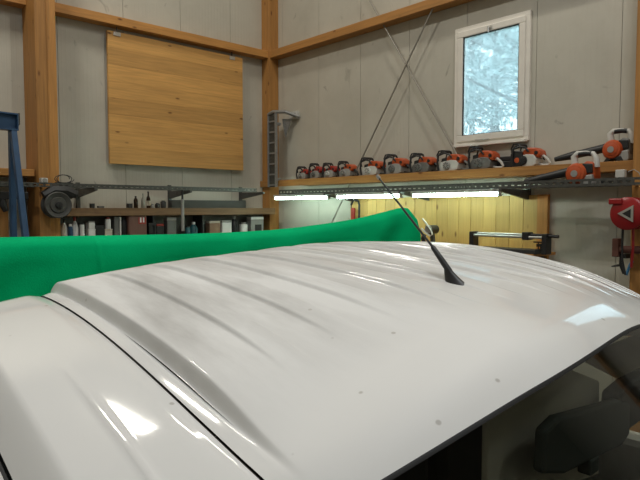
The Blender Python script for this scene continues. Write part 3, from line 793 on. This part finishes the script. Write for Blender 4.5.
for x0, x1, y0, y1, lb, k in SAWS:
    s_ = chainsaw(x0, x1, y0, y1, lb, **k)
    if x0 > 510:
        L = PR(x1, y1, .16).x-PR(x0, y1, .16).x; H = PR(531, y0, .16).z-lz1
        MB().prism([(.02, .02), (.0, .55), (.12, .70), (.32, .66), (.38, .3), (.34, .02)], -.5, -.38, lambda x, y, z: ((x-.5)*L, y*.2, z*H)).build('clutch_cover', M['black'], s_, bev=.008)
        MB().lathe([(.001, 0), (.07*L, 0), (.07*L, .006), (.001, .008)], ((.2-.5)*L, -.1, .28*H), '-y', 14).build('emblem', M['orange'], s_)
# black flat case behind the saws
c0, c1 = PR(491, 168, .05), PR(517, 168, .05)
cz = PR(505, 156.5, .05).z-lz1
cs = empty('flat_case', ((c0.x+c1.x)/2, -.045, lz1), label='flat black case lying on the ledge behind the chainsaws', cat='case')
MB().b2((-(c1.x-c0.x)/2, -.03, 0), ((c1.x-c0.x)/2, .04, cz*.62)).build('body', M['black'], cs, bev=.01)
MB().b2((-(c1.x-c0.x)/2, -.03, cz*.63), ((c1.x-c0.x)/2, .04, cz)).build('lid', M['black'], cs, bev=.01)

# ------------------------------------------------------------------ leaf blowers
def blower(px0, px1, py0, py1, off, zbase, tend, toff, label, feet):
    A, B = PR(px0, py1, off), PR(px1, py1, off); Wd = B.x-A.x
    H = PR((px0+px1)/2, py0, off).z-zbase
    o = Vector(((A.x+B.x)/2, -off, zbase))
    r = empty('leaf_blower', o, label=label, cat='leaf blower')
    f = lambda x, y, z: ((x-.5)*Wd, y, z*H)
    # fan housing
    c = f(.37, -.05, .37)
    MB().lathe([(.27*H, -.07), (.31*H, -.05), (.31*H, .035), (.26*H, .06), (.2*H, .065)], c, '-y', 26).build('fan_housing', M['orange'], r, smooth=True, bev=0)
    MB().lathe([(.001, .064), (.19*H, .064), (.19*H, .07), (.14*H, .075), (.001, .075)], c, '-y', 20).build('fan_guard', M['orange'], r, smooth=True)
    MB().lathe([(.001, .074), (.10*H, .074), (.10*H, .08), (.001, .081)], c, '-y', 16).build('emblem', M['lgrey'], r)
    # engine block and tank behind
    MB().prism([(.55, .05), (.52, .62), (.7, .74), (.96, .68), (1.0, .3), (.97, .06)], -.06, .11, f).build('engine_cover', M['orange' if not feet else 'grey'], r, bev=.015)
    MB().prism([(.62, .0), (.58, .30), (.98, .34), (1.0, .05), (.95, .0)], -.09, .12, f).build('fuel_tank', M['lgrey'], r, bev=.015)
    MB().prism([(.58, .38), (.60, .66), (.95, .64), (.97, .38)], -.085, -.055, f).build('side_grille', M['black'], r, bev=.006)
    # top handle loop
    pts = [f(.22, -.02, .60), f(.18, -.02, .88), f(.3, -.02, .97), f(.6, -.01, .98), f(.85, 0, .95), f(.97, 0, .80), f(.98, 0, .55)]
    MB().tube(pts, [.034, .032, .027, .022, .024, .030, .034], 10).build('handle', M['white'], r, smooth=True)
    MB().tube([f(.34, -.022, .955), f(.6, -.012, .965), f(.8, -.005, .945)], .0245, 10).build('handle_grip', M['black'], r, smooth=True)
    # tube and nozzle
    st_ = Vector(f(.12, -.04, .46)); en = PR(tend[0], tend[1], toff)-o
    d = en-st_
    MB().tube([st_+Vector((.08, 0, .0)), st_, st_+d*.05], [.055, .052, .047], 14).build('outlet', M['orange' if not feet else 'black'], r, smooth=True)
    tb = MB().tube([st_+d*.03, st_+d*.10, st_+d*.55, st_+d*.60, st_+d*.9], [.046, .043, .038, .042, .030], 14).build('blower_tube', M['black'], r, smooth=True)
    MB().tube([st_+d*.88, st_+d], [.030, .024], 14).build('nozzle', M['black'], tb, smooth=True)
    if feet:
        MB().prism([(.05, 0), (.2, .16), (.72, .16), (.82, 0), (.6, 0), (.5, .06), (.35, .06), (.25, 0)], -.1, .06, f).build('foot', M['black'], r, bev=.006)
    return r
blower(570, 596.5, 152.5, 178.5, .46, tz-th_+.003, (525, 182), .565, 'orange and white leaf blower lying in the cable tray', False)
blower(606, 632, 130, 158.5, .14, lz1, (555, 159.5), .215, 'orange leaf blower with black base on the ledge beside the post', True)

# junction box on tray by the post
b0, b1 = PR(615, 175, .6), PR(624.5, 166.5, .6)
jb = empty('junction_box', ((b0.x+b1.x)/2, -.6, tz), label='small white junction box on the cable tray near the hose reel', cat='junction box')
MB().b2((-(b1.x-b0.x)/2, 0, 0), ((b1.x-b0.x)/2, .06, b1.z-b0.z)).build('body', M['white'], jb, bev=.006)
MB().tube([(.06, .03, .05), (.11, .03, .07), (.15, .03, .04), (.17, .03, .0)], .004, 6).build('cable', M['lgrey'], jb, smooth=True)

# ------------------------------------------------------------------ wall shelf with tools
sz = PR(510, 252, .42).z
sx0, sx1 = PR(405, 245, .3).x, PR(545, 245, .3).x
sh = empty('tool_shelf', (sx0, 0, sz-.03), label='narrow wooden wall shelf on brackets under the tile cutter', cat='shelf')
MB().b2((0, -.55, 0), (sx1-sx0, -.052, .03)).build('board', M['wx'], sh, bev=.003)
for xx in (.15, (sx1-sx0)/2, sx1-sx0-.2): MB().prism([(-.05, 0), (-.5, 0), (-.05, -.4)], -.02, .02, lambda x, y, z, xx=xx: (xx+y, x, z)).build('bracket', M['dark'], sh)
# tile cutter: twin silver rails on a dark base
A, B = PR(472, 233, .45), PR(549, 238.5, .45)
o = Vector((A.x, -.45, sz))
tc_ = empty('tile_cutter', o, label='manual tile cutter with twin silver rails and black handle', cat='tile cutter')
Lh = B.x-A.x; h0 = A.z-sz; 
MB().b2((.12, -.09, 0), (Lh-.10, .09, .045)).build('base', M['dark'], tc_, bev=.006)
for yy, zz in ((-.035, h0-.02), (.035, h0-.0)): MB().cyl((.02, yy, zz), (Lh, yy, zz), .014, 10).build('guide_rail', M['silver'], tc_, smooth=True)
MB().b2((0, -.06, 0), (.05, .06, h0+.02)).build('end_block', M['black'], tc_, bev=.006)
MB().b2((Lh-.05, -.06, 0), (Lh, .06, h0+.02)).build('end_block', M['black'], tc_, bev=.006)
MB().tube([(Lh*.75, 0, h0+.005), (Lh+.10, 0, h0-.005)], .016, 8).build('handle', M['black'], tc_, smooth=True)
MB().b2((Lh*.70, -.055, h0-.05), (Lh*.78, .055, h0+.03)).build('carriage', M['black'], tc_, bev=.006)
# black screw clamp at the shelf end
p = PR(551, 246, .40)
ck = empty('screw_clamp', (sx1-.03, -.30, sz), label='black screw clamp fixed at the end of the wall shelf', cat='clamp')
MB().b2((-.015, -.02, -.09), (.015, .02, .09)).b2((-.015, -.10, .07), (.015, .02, .10)).b2((-.015, -.10, -.1), (.015, .02, -.07)).build('frame', M['black'], ck)
MB().cyl((0, -.085, .03), (0, -.085, .12), .008, 8).build('screw', M['dark'], ck)
MB().b2((-.05, -.095, .11), (.05, -.075, .125)).build('tommy_bar', M['dark'], ck)
# bench chain grinder with white guard
gp = PR(432, 240, .35)
gd = empty('chain_grinder', (gp.x, -.35, sz), label='black hand grinder with a white looped guard on the wall shelf', cat='grinder')
zt = PR(432, 218, .35).z-sz; 
MB().b2((-.06, -.07, 0), (.06, .07, .03)).build('base', M['black'], gd, bev=.005)
MB().bar((.02, 0, .03), (.0, 0, zt*.5), .05, .04, (1, 0, 0)).build('stand', M['dark'], gd)
MB().cyl((0, -.07, zt*.60), (0, .07, zt*.60), .055, 16).build('motor', M['black'], gd, smooth=True)
MB().tube([(-.085, -.08, zt*.98), (-.03, -.08, zt*.82), (.045, -.08, zt*.58), (.06, -.08, zt*.44), (.03, -.08, zt*.38), (-.04, -.08, zt*.5), (-.10, -.08, zt*.64)], .011, 8).build('guard', M['white'], gd, smooth=True)
MB().lathe([(.001, 0), (.05, 0), (.05, .012), (.001, .012)], (0, -.07, zt*.62), '-y', 18).build('grinding_disc', M['silver'], gd, smooth=True)
MB().tube([(-.12, 0, 0.05), (-.14, 0, .10), (-.11, 0, .14)], .025, 8).build('switch_box', M['black'], gd, smooth=True)
# bow saw hanging on the first board
A, B = PR(351.5, 222, .06), PR(360, 199.5, .06)
bs = empty('bow_saw', ((A.x+B.x)/2, -.07, A.z-.05), label='red and black bow saw hanging at the edge of the spruce boards', cat='saw')
wd, hh = B.x-A.x, B.z-A.z+.05
MB().tube([(-wd*.5, 0, hh*.80), (-wd*.32, 0, hh*.93), (0, 0, hh), (wd*.35, 0, hh*.95), (wd*.46, 0, hh*.8), (wd*.46, 0, 0)], .015, 8).build('bow', M['black'], bs, smooth=True)
MB().b2((-wd*.46, -.012, 0), (-wd*.05, .012, hh*.68)).build('handle', M['red'], bs, bev=.006)
MB().b2((-wd*.5, -.004, .0), (-wd*.44, .004, hh*.82)).build('blade', M['dark'], bs)
MB().cyl((0, -.02, hh-.02), (0, .034, hh-.02), .006, 6).build('hook', M['rod'], bs)

# ------------------------------------------------------------------ hose reel on the right post
c = PR(631, 213.5, .62)
hr = empty('hose_reel', (c.x, -.42, c.z), label='red hose reel with silver triangle badge hanging on the timber post', cat='hose reel')
rr = .145
MB().lathe([(rr*.3, -.10), (rr, -.10), (rr, -.085), (rr*.8, -.08), (rr*.8, .04), (rr, .045), (rr, .07), (rr*.85, .085), (rr*.3, .09)], (0, -.22, 0), '-y', 32).build('drum', M['redreel'], hr, smooth=True)
MB().b2((-rr*1.05, -.32, rr*.55), (-rr*.25, -.13, rr*.92)).build('outlet_guide', M['redreel'], hr, bev=.01)
MB().prism([(-.07, .0), (.06, .075), (.06, -.075)], -.322, -.31).build('badge', M['silver'], hr)
MB().prism([(-.03, .0), (.04, .04), (.04, -.04)], -.3235, -.3221).build('badge_centre', M['black'], hr)
MB().b2((-.05, -.13, -.1), (.05, 0, .1)).build('wall_bracket', M['dark'], hr)
hx = PR(624, 230, .62).x-c.x
MB().tube([(-rr*.7, -.22, rr*.6), (hx, -.22, 0), (hx-.005, -.22, -.25), (hx+.0, -.22, -.42), (hx+.03, -.22, -.55)], .010, 8).build('hose', M['black'], hr, smooth=True)
MB().tube([(hx+.075, -.2, -.06), (hx+.08, -.2, -.30), (hx+.07, -.2, -.48)], .012, 8).build('hose_end', M['redreel'], hr, smooth=True)
# brown pipe tool and its black hose gun
p = PR(621, 250, .6)
pt = empty('pipe_clamp', (pRx+.02, -.42, p.z), label='rusty brown pipe clamp on the post beneath the hose reel', cat='clamp')
MB().cyl((-.08, -.1, 0), (.16, -.1, .005), .035, 14).build('pipe', M['brown'], pt, smooth=True)
MB().b2((-.13, -.14, -.07), (-.07, -.06, .10)).build('jaw', M['brown'], pt, bev=.008)
MB().b2((.02, -.1, -.02), (.08, 0, .02)).build('mount', M['brown'], pt)
p = PR(624, 268, .6)
ag = empty('air_gun', (PR(622, 266, .5).x, -.52, p.z), label='black air gun with blue trigger hanging below the pipe clamp', cat='air gun')
MB().tube([(.0, 0, .12), (.0, 0, .02), (.03, 0, -.06)], [.016, .02, .018], 8).build('grip', M['black'], ag, smooth=True)
MB().tube([(.0, 0, .02), (-.08, -.01, .0)], [.014, .006], 8).build('nozzle', M['black'], ag, smooth=True)
MB().tube([(.05, -.01, -.07), (.08, -.01, .03), (.10, -.01, .06)], .012, 6).build('trigger', M['blueclip'], ag, smooth=True)
MB().b2((0.0, 0, .08), (.04, .10, .12)).build('hanger', M['dark'], ag)

# ------------------------------------------------------------------ left wall: laminated board
t0, t1 = PL(107.5, 30, .10).y, PL(242.5, 57, .10).y
zt_ = (PL(107.5, 30.5, .10).z+PL(242, 57.5, .10).z)/2; zb_ = (PL(112, 163.5, .10).z+PL(243, 170.5, .10).z)/2
bd = empty('laminated_board', (.10, (t0+t1)/2, zb_), label='large laminated pine board hanging from two hooks', cat='board')
nl = 8; lh_ = (zt_-zb_)/nl
for i in range(nl):
    MB().b2((-.045, -(t1-t0)/2, i*lh_+.0006), (.0-random.uniform(0, .0012), (t1-t0)/2, (i+1)*lh_-.0006)).build('lamella', M['panel'], bd, bev=.0012)
for px in (117, 232):
    p = PL(px, 40, .10)
    k = empty('board_hook', (.09, p.y, zt_-.06), label='steel hook clamping the board at its deep post end' if px < 200 else 'steel hook clamping the board at its corner post end', cat='hook')
    MB().b2((-.015, -.05, 0), (.022, .05, .055)).build('clamp', M['silver'], k, bev=.004)
    MB().tube([(.003, 0, .05), (.003, .0, .12), (.0, .03, .15), (-.0, .04, .19), (0, .02, gz0-(zt_-.06)+.01)], .009, 8).build('hook_rod', M['galv'], k, smooth=True)

# ------------------------------------------------------------------ left wall: shelf unit and clutter
sy0, sy1 = PL(66, 210, .36).y, -.205
szt = PL(150, 208, .36).z; szb = PL(150, 215.5, .36).z
low = PL(150, 238.5, .33).z
su = empty('storage_shelf', (0, sy0, 0), label='wooden storage shelf under the cable tray, holding bottles and small boxes', cat='shelf')
MB().b2((0, 0, szb), (.36, sy1-sy0, szt)).build('top_board', M['shelfw'], su, bev=.004)
MB().b2((0, 0, low-.03), (.36, sy1-sy0, low)).build('lower_board', M['shelfw'], su, bev=.004)
MB().b2((0.002, 0, low), (.012, sy1-sy0, szb)).build('back_board', M['grey'], su)
for yy in (0, (sy1-sy0)*.36, (sy1-sy0)*.62, sy1-sy0-.03): MB().b2((0.012, yy, 0), (.33, yy+.03, low-.03)).build('upright', M['shelfw'], su)
for yy in ((sy1-sy0)*.36, (sy1-sy0)*.60): MB().b2((0.012, yy, low), (.30, yy+.025, szb)).build('divider', M['dark'], su)

def bottle(px0, px1, pytop, zb, off, mt, label, cap='black', lab=None, group=None, style='beer'):
    A, B = PL(px0, 205, off), PL(px1, 205, off); r0 = abs(B.y-A.y)/2*.8
    H = PL((px0+px1)/2, pytop, off).z-zb
    o = empty('bottle', (off, (A.y+B.y)/2, zb), label=label, cat='bottle', group=group)
    pf = [(r0*.9, 0), (r0, .02*H), (r0, .52*H), (r0*.85, .62*H), (r0*.42, .75*H), (r0*.36, .93*H)] if style == 'beer' else [(r0*.9, 0), (r0, .03*H), (r0, .65*H), (r0*.7, .78*H), (r0*.4, .84*H), (r0*.38, .9*H)]
    MB().lathe(pf, n=16).build('body', M[mt], o, smooth=True)
    MB().lathe([(r0*.46, .92*H if style == 'beer' else .88*H), (r0*.46, H)], n=12).build('cap', M[cap], o, smooth=True)
    if lab: MB().lathe([(r0*1.01, .14*H), (r0*1.03, .16*H), (r0*1.03, .42*H), (r0*1.01, .44*H)], n=16).build('label', M[lab], o, smooth=True)
bottle(133.3, 138.3, 196, szt, .25, 'glassbrown', 'short dark bottle on the shelf, without a label', style='squat')
bottle(141, 145.4, 193.5, szt, .25, 'clear', 'pale bottle on the shelf between two dark bottles', cap='lgrey')
bottle(146, 150.8, 191.5, szt, .25, 'glassbrown', 'tall brown bottle with paper label on the shelf', lab='label')
def small(kind, name, px0, px1, pytop, zb, off, mt, label, cat, lid=None, group=None, dep=.12):
    A, B = PL(px0, 205, off), PL(px1, 205, off); wd = abs(B.y-A.y); H = PL((px0+px1)/2, pytop, off).z-zb
    o = empty(name, (off-dep/2, (A.y+B.y)/2, zb), label=label, cat=cat, group=group)
    if kind == 'box':
        MB().b2((-dep/2, -wd/2, 0), (dep/2, wd/2, H*.86)).build('body', M[mt], o, bev=.006)
        MB().b2((-dep/2-.002, -wd/2-.002, H*.86), (dep/2+.002, wd/2+.002, H)).build('lid', M[lid or mt], o, bev=.004)
    elif kind == 'can':
        MB().lathe([(wd*.47, 0), (wd*.5, .01), (wd*.5, H*.8), (wd*.46, H*.86)], n=16).build('body', M[mt], o, smooth=True)
        MB().lathe([(wd*.3, H*.86), (wd*.3, H)], n=12).build('lid', M[lid or mt], o, smooth=True)
    elif kind == 'jug':
        MB().lathe([(wd*.45, 0), (wd*.5, .02), (wd*.5, H*.55), (wd*.3, H*.75), (wd*.14, H*.84)], n=16).build('body', M[mt], o, smooth=True)
        MB().lathe([(wd*.2, H*.83), (wd*.2, H)], n=12).build('cap', M[lid or 'red'], o, smooth=True)
        MB().tube([(wd*.2, 0, H*.75), (wd*.5, 0, H*.72), (wd*.52, 0, H*.4)], .008, 6).build('handle', M[mt], o, smooth=True)
    return o
# on top
small('can', 'tin', 151.5, 155, 204, szt, .25, 'lgrey', 'small grey tin on the shelf beside the labelled bottle', 'tin', lid='dark', dep=.05)
small('can', 'spool', 156, 160.5, 203, szt, .25, 'black', 'black spool on the shelf near the bracket', 'spool', dep=.05)
small('can', 'spool', 161.5, 166.5, 200.5, szt, .2, 'dark', 'taller dark spool on the shelf beside the bracket', 'spool', dep=.05)
small('box', 'tin', 128.5, 132.8, 203.5, szt, .25, 'dark', 'low dark tin on the shelf beside the short bottle', 'tin', dep=.08)
small('box', 'tool', 91, 95, 203.5, szt, .22, 'dark', 'small dark tool block on the shelf beside the hose reel', 'tool', dep=.06)
small('box', 'tool', 98.5, 104.5, 206, szt, .22, 'grey', 'flat grey tool on the empty stretch of shelf', 'tool', dep=.06)
# long grey channel lying on the shelf
y0_, y1_ = PL(172, 204, .2).y, PL(246, 204, .2).y; hc = PL(210, 200.3, .2).z-szt
ch = empty('metal_channel', (.2, y0_, szt), label='long grey metal channel lying on the shelf', cat='channel')
MB().b2((-.10, 0, 0), (.0, y1_-y0_, .004)).build('web', M['reelgrey'], ch); 
for xx in (-.10, -.004): MB().b2((xx, 0, .004), (xx+.004, y1_-y0_, hc)).build('flange', M['reelgrey'], ch)
MB().b2((-.096, y1_-y0_-.06, .004), (-.004, y1_-y0_-.005, hc*1.05)).build('end_cap', M['dark'], ch)
# pale tube hanging from the tray
p = PL(182.5, 200, .55)
pp = empty('hanging_pipe', (.55, p.y, PL(182.5, 231, .55).z), label='pale upright pipe hanging from the tray beside the metal channel', cat='pipe')
MB().cyl((0, 0, 0), (0, 0, PL(182.5, 199, .55).z-pp.location.z), .022, 12).build('pipe', M['lgrey'], pp, smooth=True)
MB().cyl((0, 0, PL(182.5, 199, .55).z-pp.location.z), (0, 0, lzt-lht+.02-pp.location.z), .015, 10).build('hanger', M['black'], pp, smooth=True)
# lower board clutter
LB = low
small('jug', 'canister', 62, 68.5, 219, LB, .30, 'lit_white', 'white canister with dark cap beside the hose reel', 'canister', lid='black')
small('can', 'can', 68, 73, 224, LB, .3, 'blue', 'blue can between the white canisters', 'can', lid='lit_white', dep=.05)
small('jug', 'canister', 72.5, 79.5, 217, LB, .28, 'lit_white', 'white canister with red cap behind the bracket post', 'canister', lid='red')
small('can', 'can', 80, 84.5, 222, LB, .3, 'lit_white', 'white can beside the bracket post', 'can', lid='black', dep=.05)
small('box', 'carton', 88, 95, 229, LB, .3, 'lit_white', 'white carton under the dark boxes on the lower shelf', 'carton')
small('box', 'tool_case', 95.3, 104, 225.5, LB, .3, 'black', 'black tool case between two white cartons', 'case', lid='dark')
small('box', 'carton', 104.5, 112, 229, LB, .3, 'label', 'cream carton beside the black tool case', 'carton')
mz = LB + .001
small('box', 'carton', 88.5, 94.5, 221.5, PL(90, 229, .3).z, .3, 'lit_white', 'small white box standing on the white carton', 'box', lid='lgrey')
small('can', 'can', 105.5, 111, 217.5, PL(108, 229, .3).z, .3, 'lit_white', 'white and red spray can on the cream carton', 'can', lid='red', dep=.05)
small('box', 'folder', 114, 118.5, 216.8, LB, .3, 'grey', 'grey upright folder on the lower shelf', 'folder')
small('box', 'folder', 119.5, 121, 216.8, LB, .3, 'lit_white', 'thin white upright folder beside the grey one', 'folder')
small('can', 'drum', 121.7, 128.5, 217.5, LB, .3, 'black', 'black drum beside the reddish cupboard door', 'drum')
# reddish cupboard with sticker
cA, cB = PL(129, 225, .34).y, PL(147, 225, .34).y; ch_ = szb-LB-.004
cb = empty('small_cupboard', (.2, (cA+cB)/2, LB), label='small reddish cupboard with a red and white sticker', cat='cupboard')
MB().b2((-.15, -(cB-cA)/2, 0), (.12, (cB-cA)/2, ch_)).build('body', M['pinkwood'], cb, bev=.004)
MB().b2((.122, -(cB-cA)/2+.004, .004), (.138, (cB-cA)/2-.004, ch_-.004)).build('door', M['pinkwood'], cb, bev=.003)
s0, s1 = PL(138.5, 224, .34), PL(146, 216.5, .34)
sk = MB().b2((.1385, s0.y-cb.location.y, s0.z-LB), (.1395, min(s1.y-cb.location.y, (cB-cA)/2-.005), ch_-.02)).build('sticker', M['red'], cb)
m = MB(); sw_ = s1.y-s0.y; 
for k in (0.3, .68): m.b2((.1396, s0.y-cb.location.y+sw_*(k-.1), s0.z-LB+.02), (.1402, s0.y-cb.location.y+sw_*(k+.1), s0.z-LB+.09))
m.build('sticker_mark', M['lit_white'], sk)
small('box', 'battery', 148.5, 156, 223, LB, .3, 'black', 'black battery with dark lid beside the reddish cupboard', 'battery', lid='dark')
small('box', 'battery', 156.5, 163.5, 224, LB, .3, 'black', 'black battery with red lid on the lower shelf', 'battery', lid='red')
small('box', 'tool_case', 167, 176, 217.5, LB, .3, 'grey', 'grey tool case beside the divider', 'case', lid='lgrey')
small('can', 'can', 186, 190.5, 226, LB, .3, 'teal', 'teal can beside the hanging pipe', 'can', lid='black', dep=.05)
small('jug', 'canister', 191.5, 199, 222, LB, .28, 'teal', 'teal canister with white cap on the lower shelf', 'canister', lid='lit_white')
small('box', 'carton', 209.5, 220, 221, LB, .3, 'card', 'brown cardboard box on the lower shelf', 'box', lid='label')
small('box', 'carton', 222, 231.5, 220.5, LB, .3, 'lit_white', 'white carton beside the brown cardboard box', 'carton', lid='lgrey')
small('jug', 'canister', 232.5, 239.5, 215.8, LB, .28, 'black', 'black bottle with pale cap beside the white carton', 'bottle', lid='lgrey')
small('can', 'can', 241.5, 248.5, 222.5, LB, .3, 'lit_white', 'white tub with grey lid near the corner post', 'tub', lid='lgrey', dep=.1)
small('box', 'appliance', 251, 263.5, 217, LB, .3, 'lgrey', 'pale grey appliance with dark front window at the shelf end', 'appliance', lid='lit_white')
A_ = [o for o in COL.objects if o.name.startswith('appliance')][0]
MB().b2((.061, -.05, .05), (.068, .08, .16)).build('front_window', M['dark'], A_, bev=.003)

# grey hose reel on the deep post
c = PL(58.5, 205, .66)
rl = empty('hose_reel', (.48, c.y, c.z), label='grey hose reel with dark hub on the deep timber post', cat='hose reel')
rr = 13.2/580*(c-CAM).dot(FWD)
def lx(m, prof, n=30): # lathe about x axis
    return m.lathe(prof, (0, 0, 0), 'x', n)
lx(MB(), [(rr*.4, .03), (rr, .03), (rr, .05), (rr*.72, .06), (rr*.72, .15), (rr, .16), (rr*1.0, .18), (rr*.94, .19), (rr*.62, .175), (rr*.58, .19), (rr*.34, .19)]).build('drum', M['reelgrey'], rl, smooth=True)
lx(MB(), [(.001, .185), (rr*.26, .185), (rr*.24, .215), (.001, .22)], 18).build('hub', M['black'], rl, smooth=True)
m = MB(); m.tube([(.1, -rr*.9, rr*.7), (.1, -rr*.2, rr*1.12), (.1, rr*.7, rr*1.1), (.1, rr*1.4, rr*.8), (.1, rr*1.35, rr*.55)], [.05, .075, .075, .07, .045], 8); m.build('cover', M['dark'], rl, smooth=True)
MB().b2((0, -.1, -.1), (.06, .1, .1)).build('wall_bracket', M['dark'], rl)
# white socket boxes and cable loops by that post
b0, b1 = PL(41.5, 184, .63), PL(48, 178, .63)
so_ = empty('socket_box', (.58, (b0.y+b1.y)/2, lzt), label='white socket box on the cable tray in front of the deep post', cat='socket')
MB().b2((-.04, -(b1.y-b0.y)/2, 0), (.05, (b1.y-b0.y)/2, b1.z-lzt)).build('body', M['white'], so_, bev=.006)
MB().lathe([(.001, .05), (.025, .05), (.025, .056), (.001, .056)], (0, 0, (b1.z-lzt)/2), 'x', 12).build('outlet', M['lgrey'], so_)
cb_ = PL(64, 184, .55)
kk = empty('cable_coil', (.55, cb_.y, lzt), label='loose dark cable coil on the tray beside the socket box', cat='cable')
MB().tube([(0, .07*math.cos(t*.5)*(1+.03*t), .055+.05*math.sin(t*.5)) for t in range(0, 26)], .005, 6).build('loop', M['black'], kk, smooth=True)
MB().b2((-.03, -.1, 0), (.03, .1, .012)).build('cable_run', M['black'], kk)

# beyond the deep post: shelf, dark blade case, timber offcuts
q0, q1 = -8.6, pL0-.02
zz1, zz0 = PL(10, 168.3, .4).z, PL(10, 175.5, .4).z
tag(MB().b2((.0, q0, zz0), (.40, q1, zz1)).build('timber_shelf', M['wy'], bev=.004), 'timber shelf board behind the blue gantry legs', 'shelf')
b0, b1 = PL(-30, 199, .45), PL(28.5, 192, .45)
dk = empty('tool_rail', (.0, b1.y, b0.z), label='black tool rail with hanging grip behind the blue gantry', cat='rail')
MB().b2((.38, b0.y-b1.y, 0), (.45, 0, b1.z-b0.z)).build('rail', M['black'], dk, bev=.006)
MB().b2((0, -.20, .02), (.38, -.16, .05)).build('wall_arm', M['dark'], dk); MB().b2((0, -.9, .02), (.38, -.86, .05)).build('wall_arm', M['dark'], dk)
yk = PL(3.5, 200, .45).y-b1.y
MB().tube([(.42, yk, 0), (.42, yk, -.06), (.42, yk+.03, -.14)], [.03, .045, .03], 8).build('grip', M['black'], dk, smooth=True)
b0, b1 = PL(-20, 205, .3), PL(8, 204, .3)
tag(MB().b2((.05, b0.y, 0), (.30, b1.y, b1.z)).build('timber_stack', M['wz'], bev=.006), 'stacked upright timber offcuts leaning behind the blue gantry', 'timber')
p = PL(30.5, 200, .3)
tag(MB().tube([(.10, p.y, 1.2), (.10, p.y, PL(30, 178, .1).z)], .012, 8).build('conduit_pipe', M['galv'], smooth=True), 'thin grey conduit running down beside the deep post', 'conduit')

# ------------------------------------------------------------------ blue gantry crane
go = CAM + ray(14, 122)*6.3
gx, gy = go.x, go.y
def GP(px, py, dx=0, depth=6.3): return CAM + ray(px, py)*depth - Vector((gx, gy, 0))
gn = empty('gantry_crane', (gx, gy, 0), label='blue steel gantry crane with splayed legs', cat='crane')
z1, z0 = GP(10, 114).z, GP(10, 131).z
e = GP(16.5, 122); dl = Vector((.12, -1, 0)).normalized(); far_ = e+dl*3.4
m = MB()
m.bar((e.x, e.y, z1-.008), (far_.x, far_.y, z1-.008), .11, .016); m.bar((e.x, e.y, z0+.008), (far_.x, far_.y, z0+.008), .11, .016)
m.bar((e.x, e.y, (z0+z1)/2), (far_.x, far_.y, (z0+z1)/2), .012, z1-z0-.03)
m.build('beam', M['blue'], gn)
m = MB().bar((e.x, e.y, (z0+z1)/2), ((e+dl*.01).x, (e+dl*.01).y, (z0+z1)/2), .11, z1-z0); m.build('end_plate', M['blue'], gn)
pd = Vector((-dl.y, dl.x, 0))
for en_, s2 in ((e+dl*.045, 1), (far_-dl*.12, -1)):
    for sg in (-1, 1):
        top = Vector((en_.x, en_.y, z0)); 
        bot = top + pd*(.62 if sg > 0 else -.10); bot.z = .06
        MB().bar(top+pd*sg*.02, bot, .06, .06, tuple(dl)).build('leg', M['blue'], gn, bev=.006)
        MB().lathe([(.02, -.02), (.055, -.02), (.055, .02), (.02, .02)], (bot.x, bot.y, .055), '-y', 16).build('caster', M['black'], gn, smooth=True)
    b1_, b2_ = Vector((en_.x, en_.y, z0)).lerp(Vector(((en_+pd*.62).x, (en_+pd*.62).y, .06)), .85), Vector((en_.x, en_.y, z0)).lerp(Vector(((en_-pd*.10).x, (en_-pd*.10).y, .06)), .85)
    MB().bar(b1_, b2_, .05, .05).build('cross_tie', M['blue'], gn)
MB().tube([tuple(e+Vector((0, 0, .06))), tuple(e-dl*.03+Vector((0, 0, .1))), tuple(e-dl*.03+Vector((0, 0, -.02))), tuple(e+Vector((0, 0, -.06)))], .006, 6).build('cable', M['black'], gn, smooth=True)

# ------------------------------------------------------------------ outside the window
tag(MB().b2((-20, .4, -.4), (40, 60, -.2)).build('ground', M['ground']), 'grassy ground outside the workshop', 'ground', kind='structure')
def tree(x, y, h, label, n=5200):
    r = empty('tree', (x, y, -.2), label=label, cat='tree', group=None)
    m = MB().tube([(0, 0, 0), (.1, 0, h*.3), (0, .1, h*.6), (.1, 0, h*.9)], [.22, .17, .1, .03], 8)
    tips = []
    for k in range(26):
        z = h*random.uniform(.2, .92); an = random.uniform(0, 6.28); L = h*.26*(1.15-z/h)+.4
        q = Vector((math.cos(an)*L, math.sin(an)*L, z+L*.35)); m.tube([(0, 0, z), q*.5+Vector((0, 0, z*.5)), q], [.05, .03, .01], 5); tips.append((Vector((0, 0, z)), q))
    m.build('trunk', M['bark'], r, smooth=True)
    b = MB(); V = []; Fc = []
    for i in range(n):
        s_, q = random.choice(tips); c = s_.lerp(q, random.uniform(.25, 1.1)) + Vector([random.gauss(0, .28) for _ in range(3)])
        a1_ = Vector([random.uniform(-1, 1) for _ in range(3)]).normalized()*random.uniform(.05, .13)
        a2_ = a1_.cross(Vector([random.uniform(-1, 1) for _ in range(3)])).normalized()*random.uniform(.03, .07)
        k = len(V); V += [c-a1_, c+a2_, c+a1_, c-a2_]; Fc.append((k, k+1, k+2, k+3))
    b.add(V, Fc); o = b.build('foliage', M['leaf'], r); o['kind'] = 'stuff'
tree(-.6, 8.0, 9.5, 'frosty leafy tree close outside the window, filling its pane', 9000)
tree(-6.5, 16.0, 12, 'tall frosty tree far outside, beyond the nearer tree')
tree(7.2, 8.5, 8.5, 'frosty leafy tree outside the window beyond the hose reel post')
p, q = CAM+ray(380, 38)*8.6, CAM+ray(620, 150)*8.6
wr = tag(MB().tube([p, q], .02, 6).build('overhead_wire', M['dark']), 'dark overhead wire slanting past the trees outside the window', 'wire')
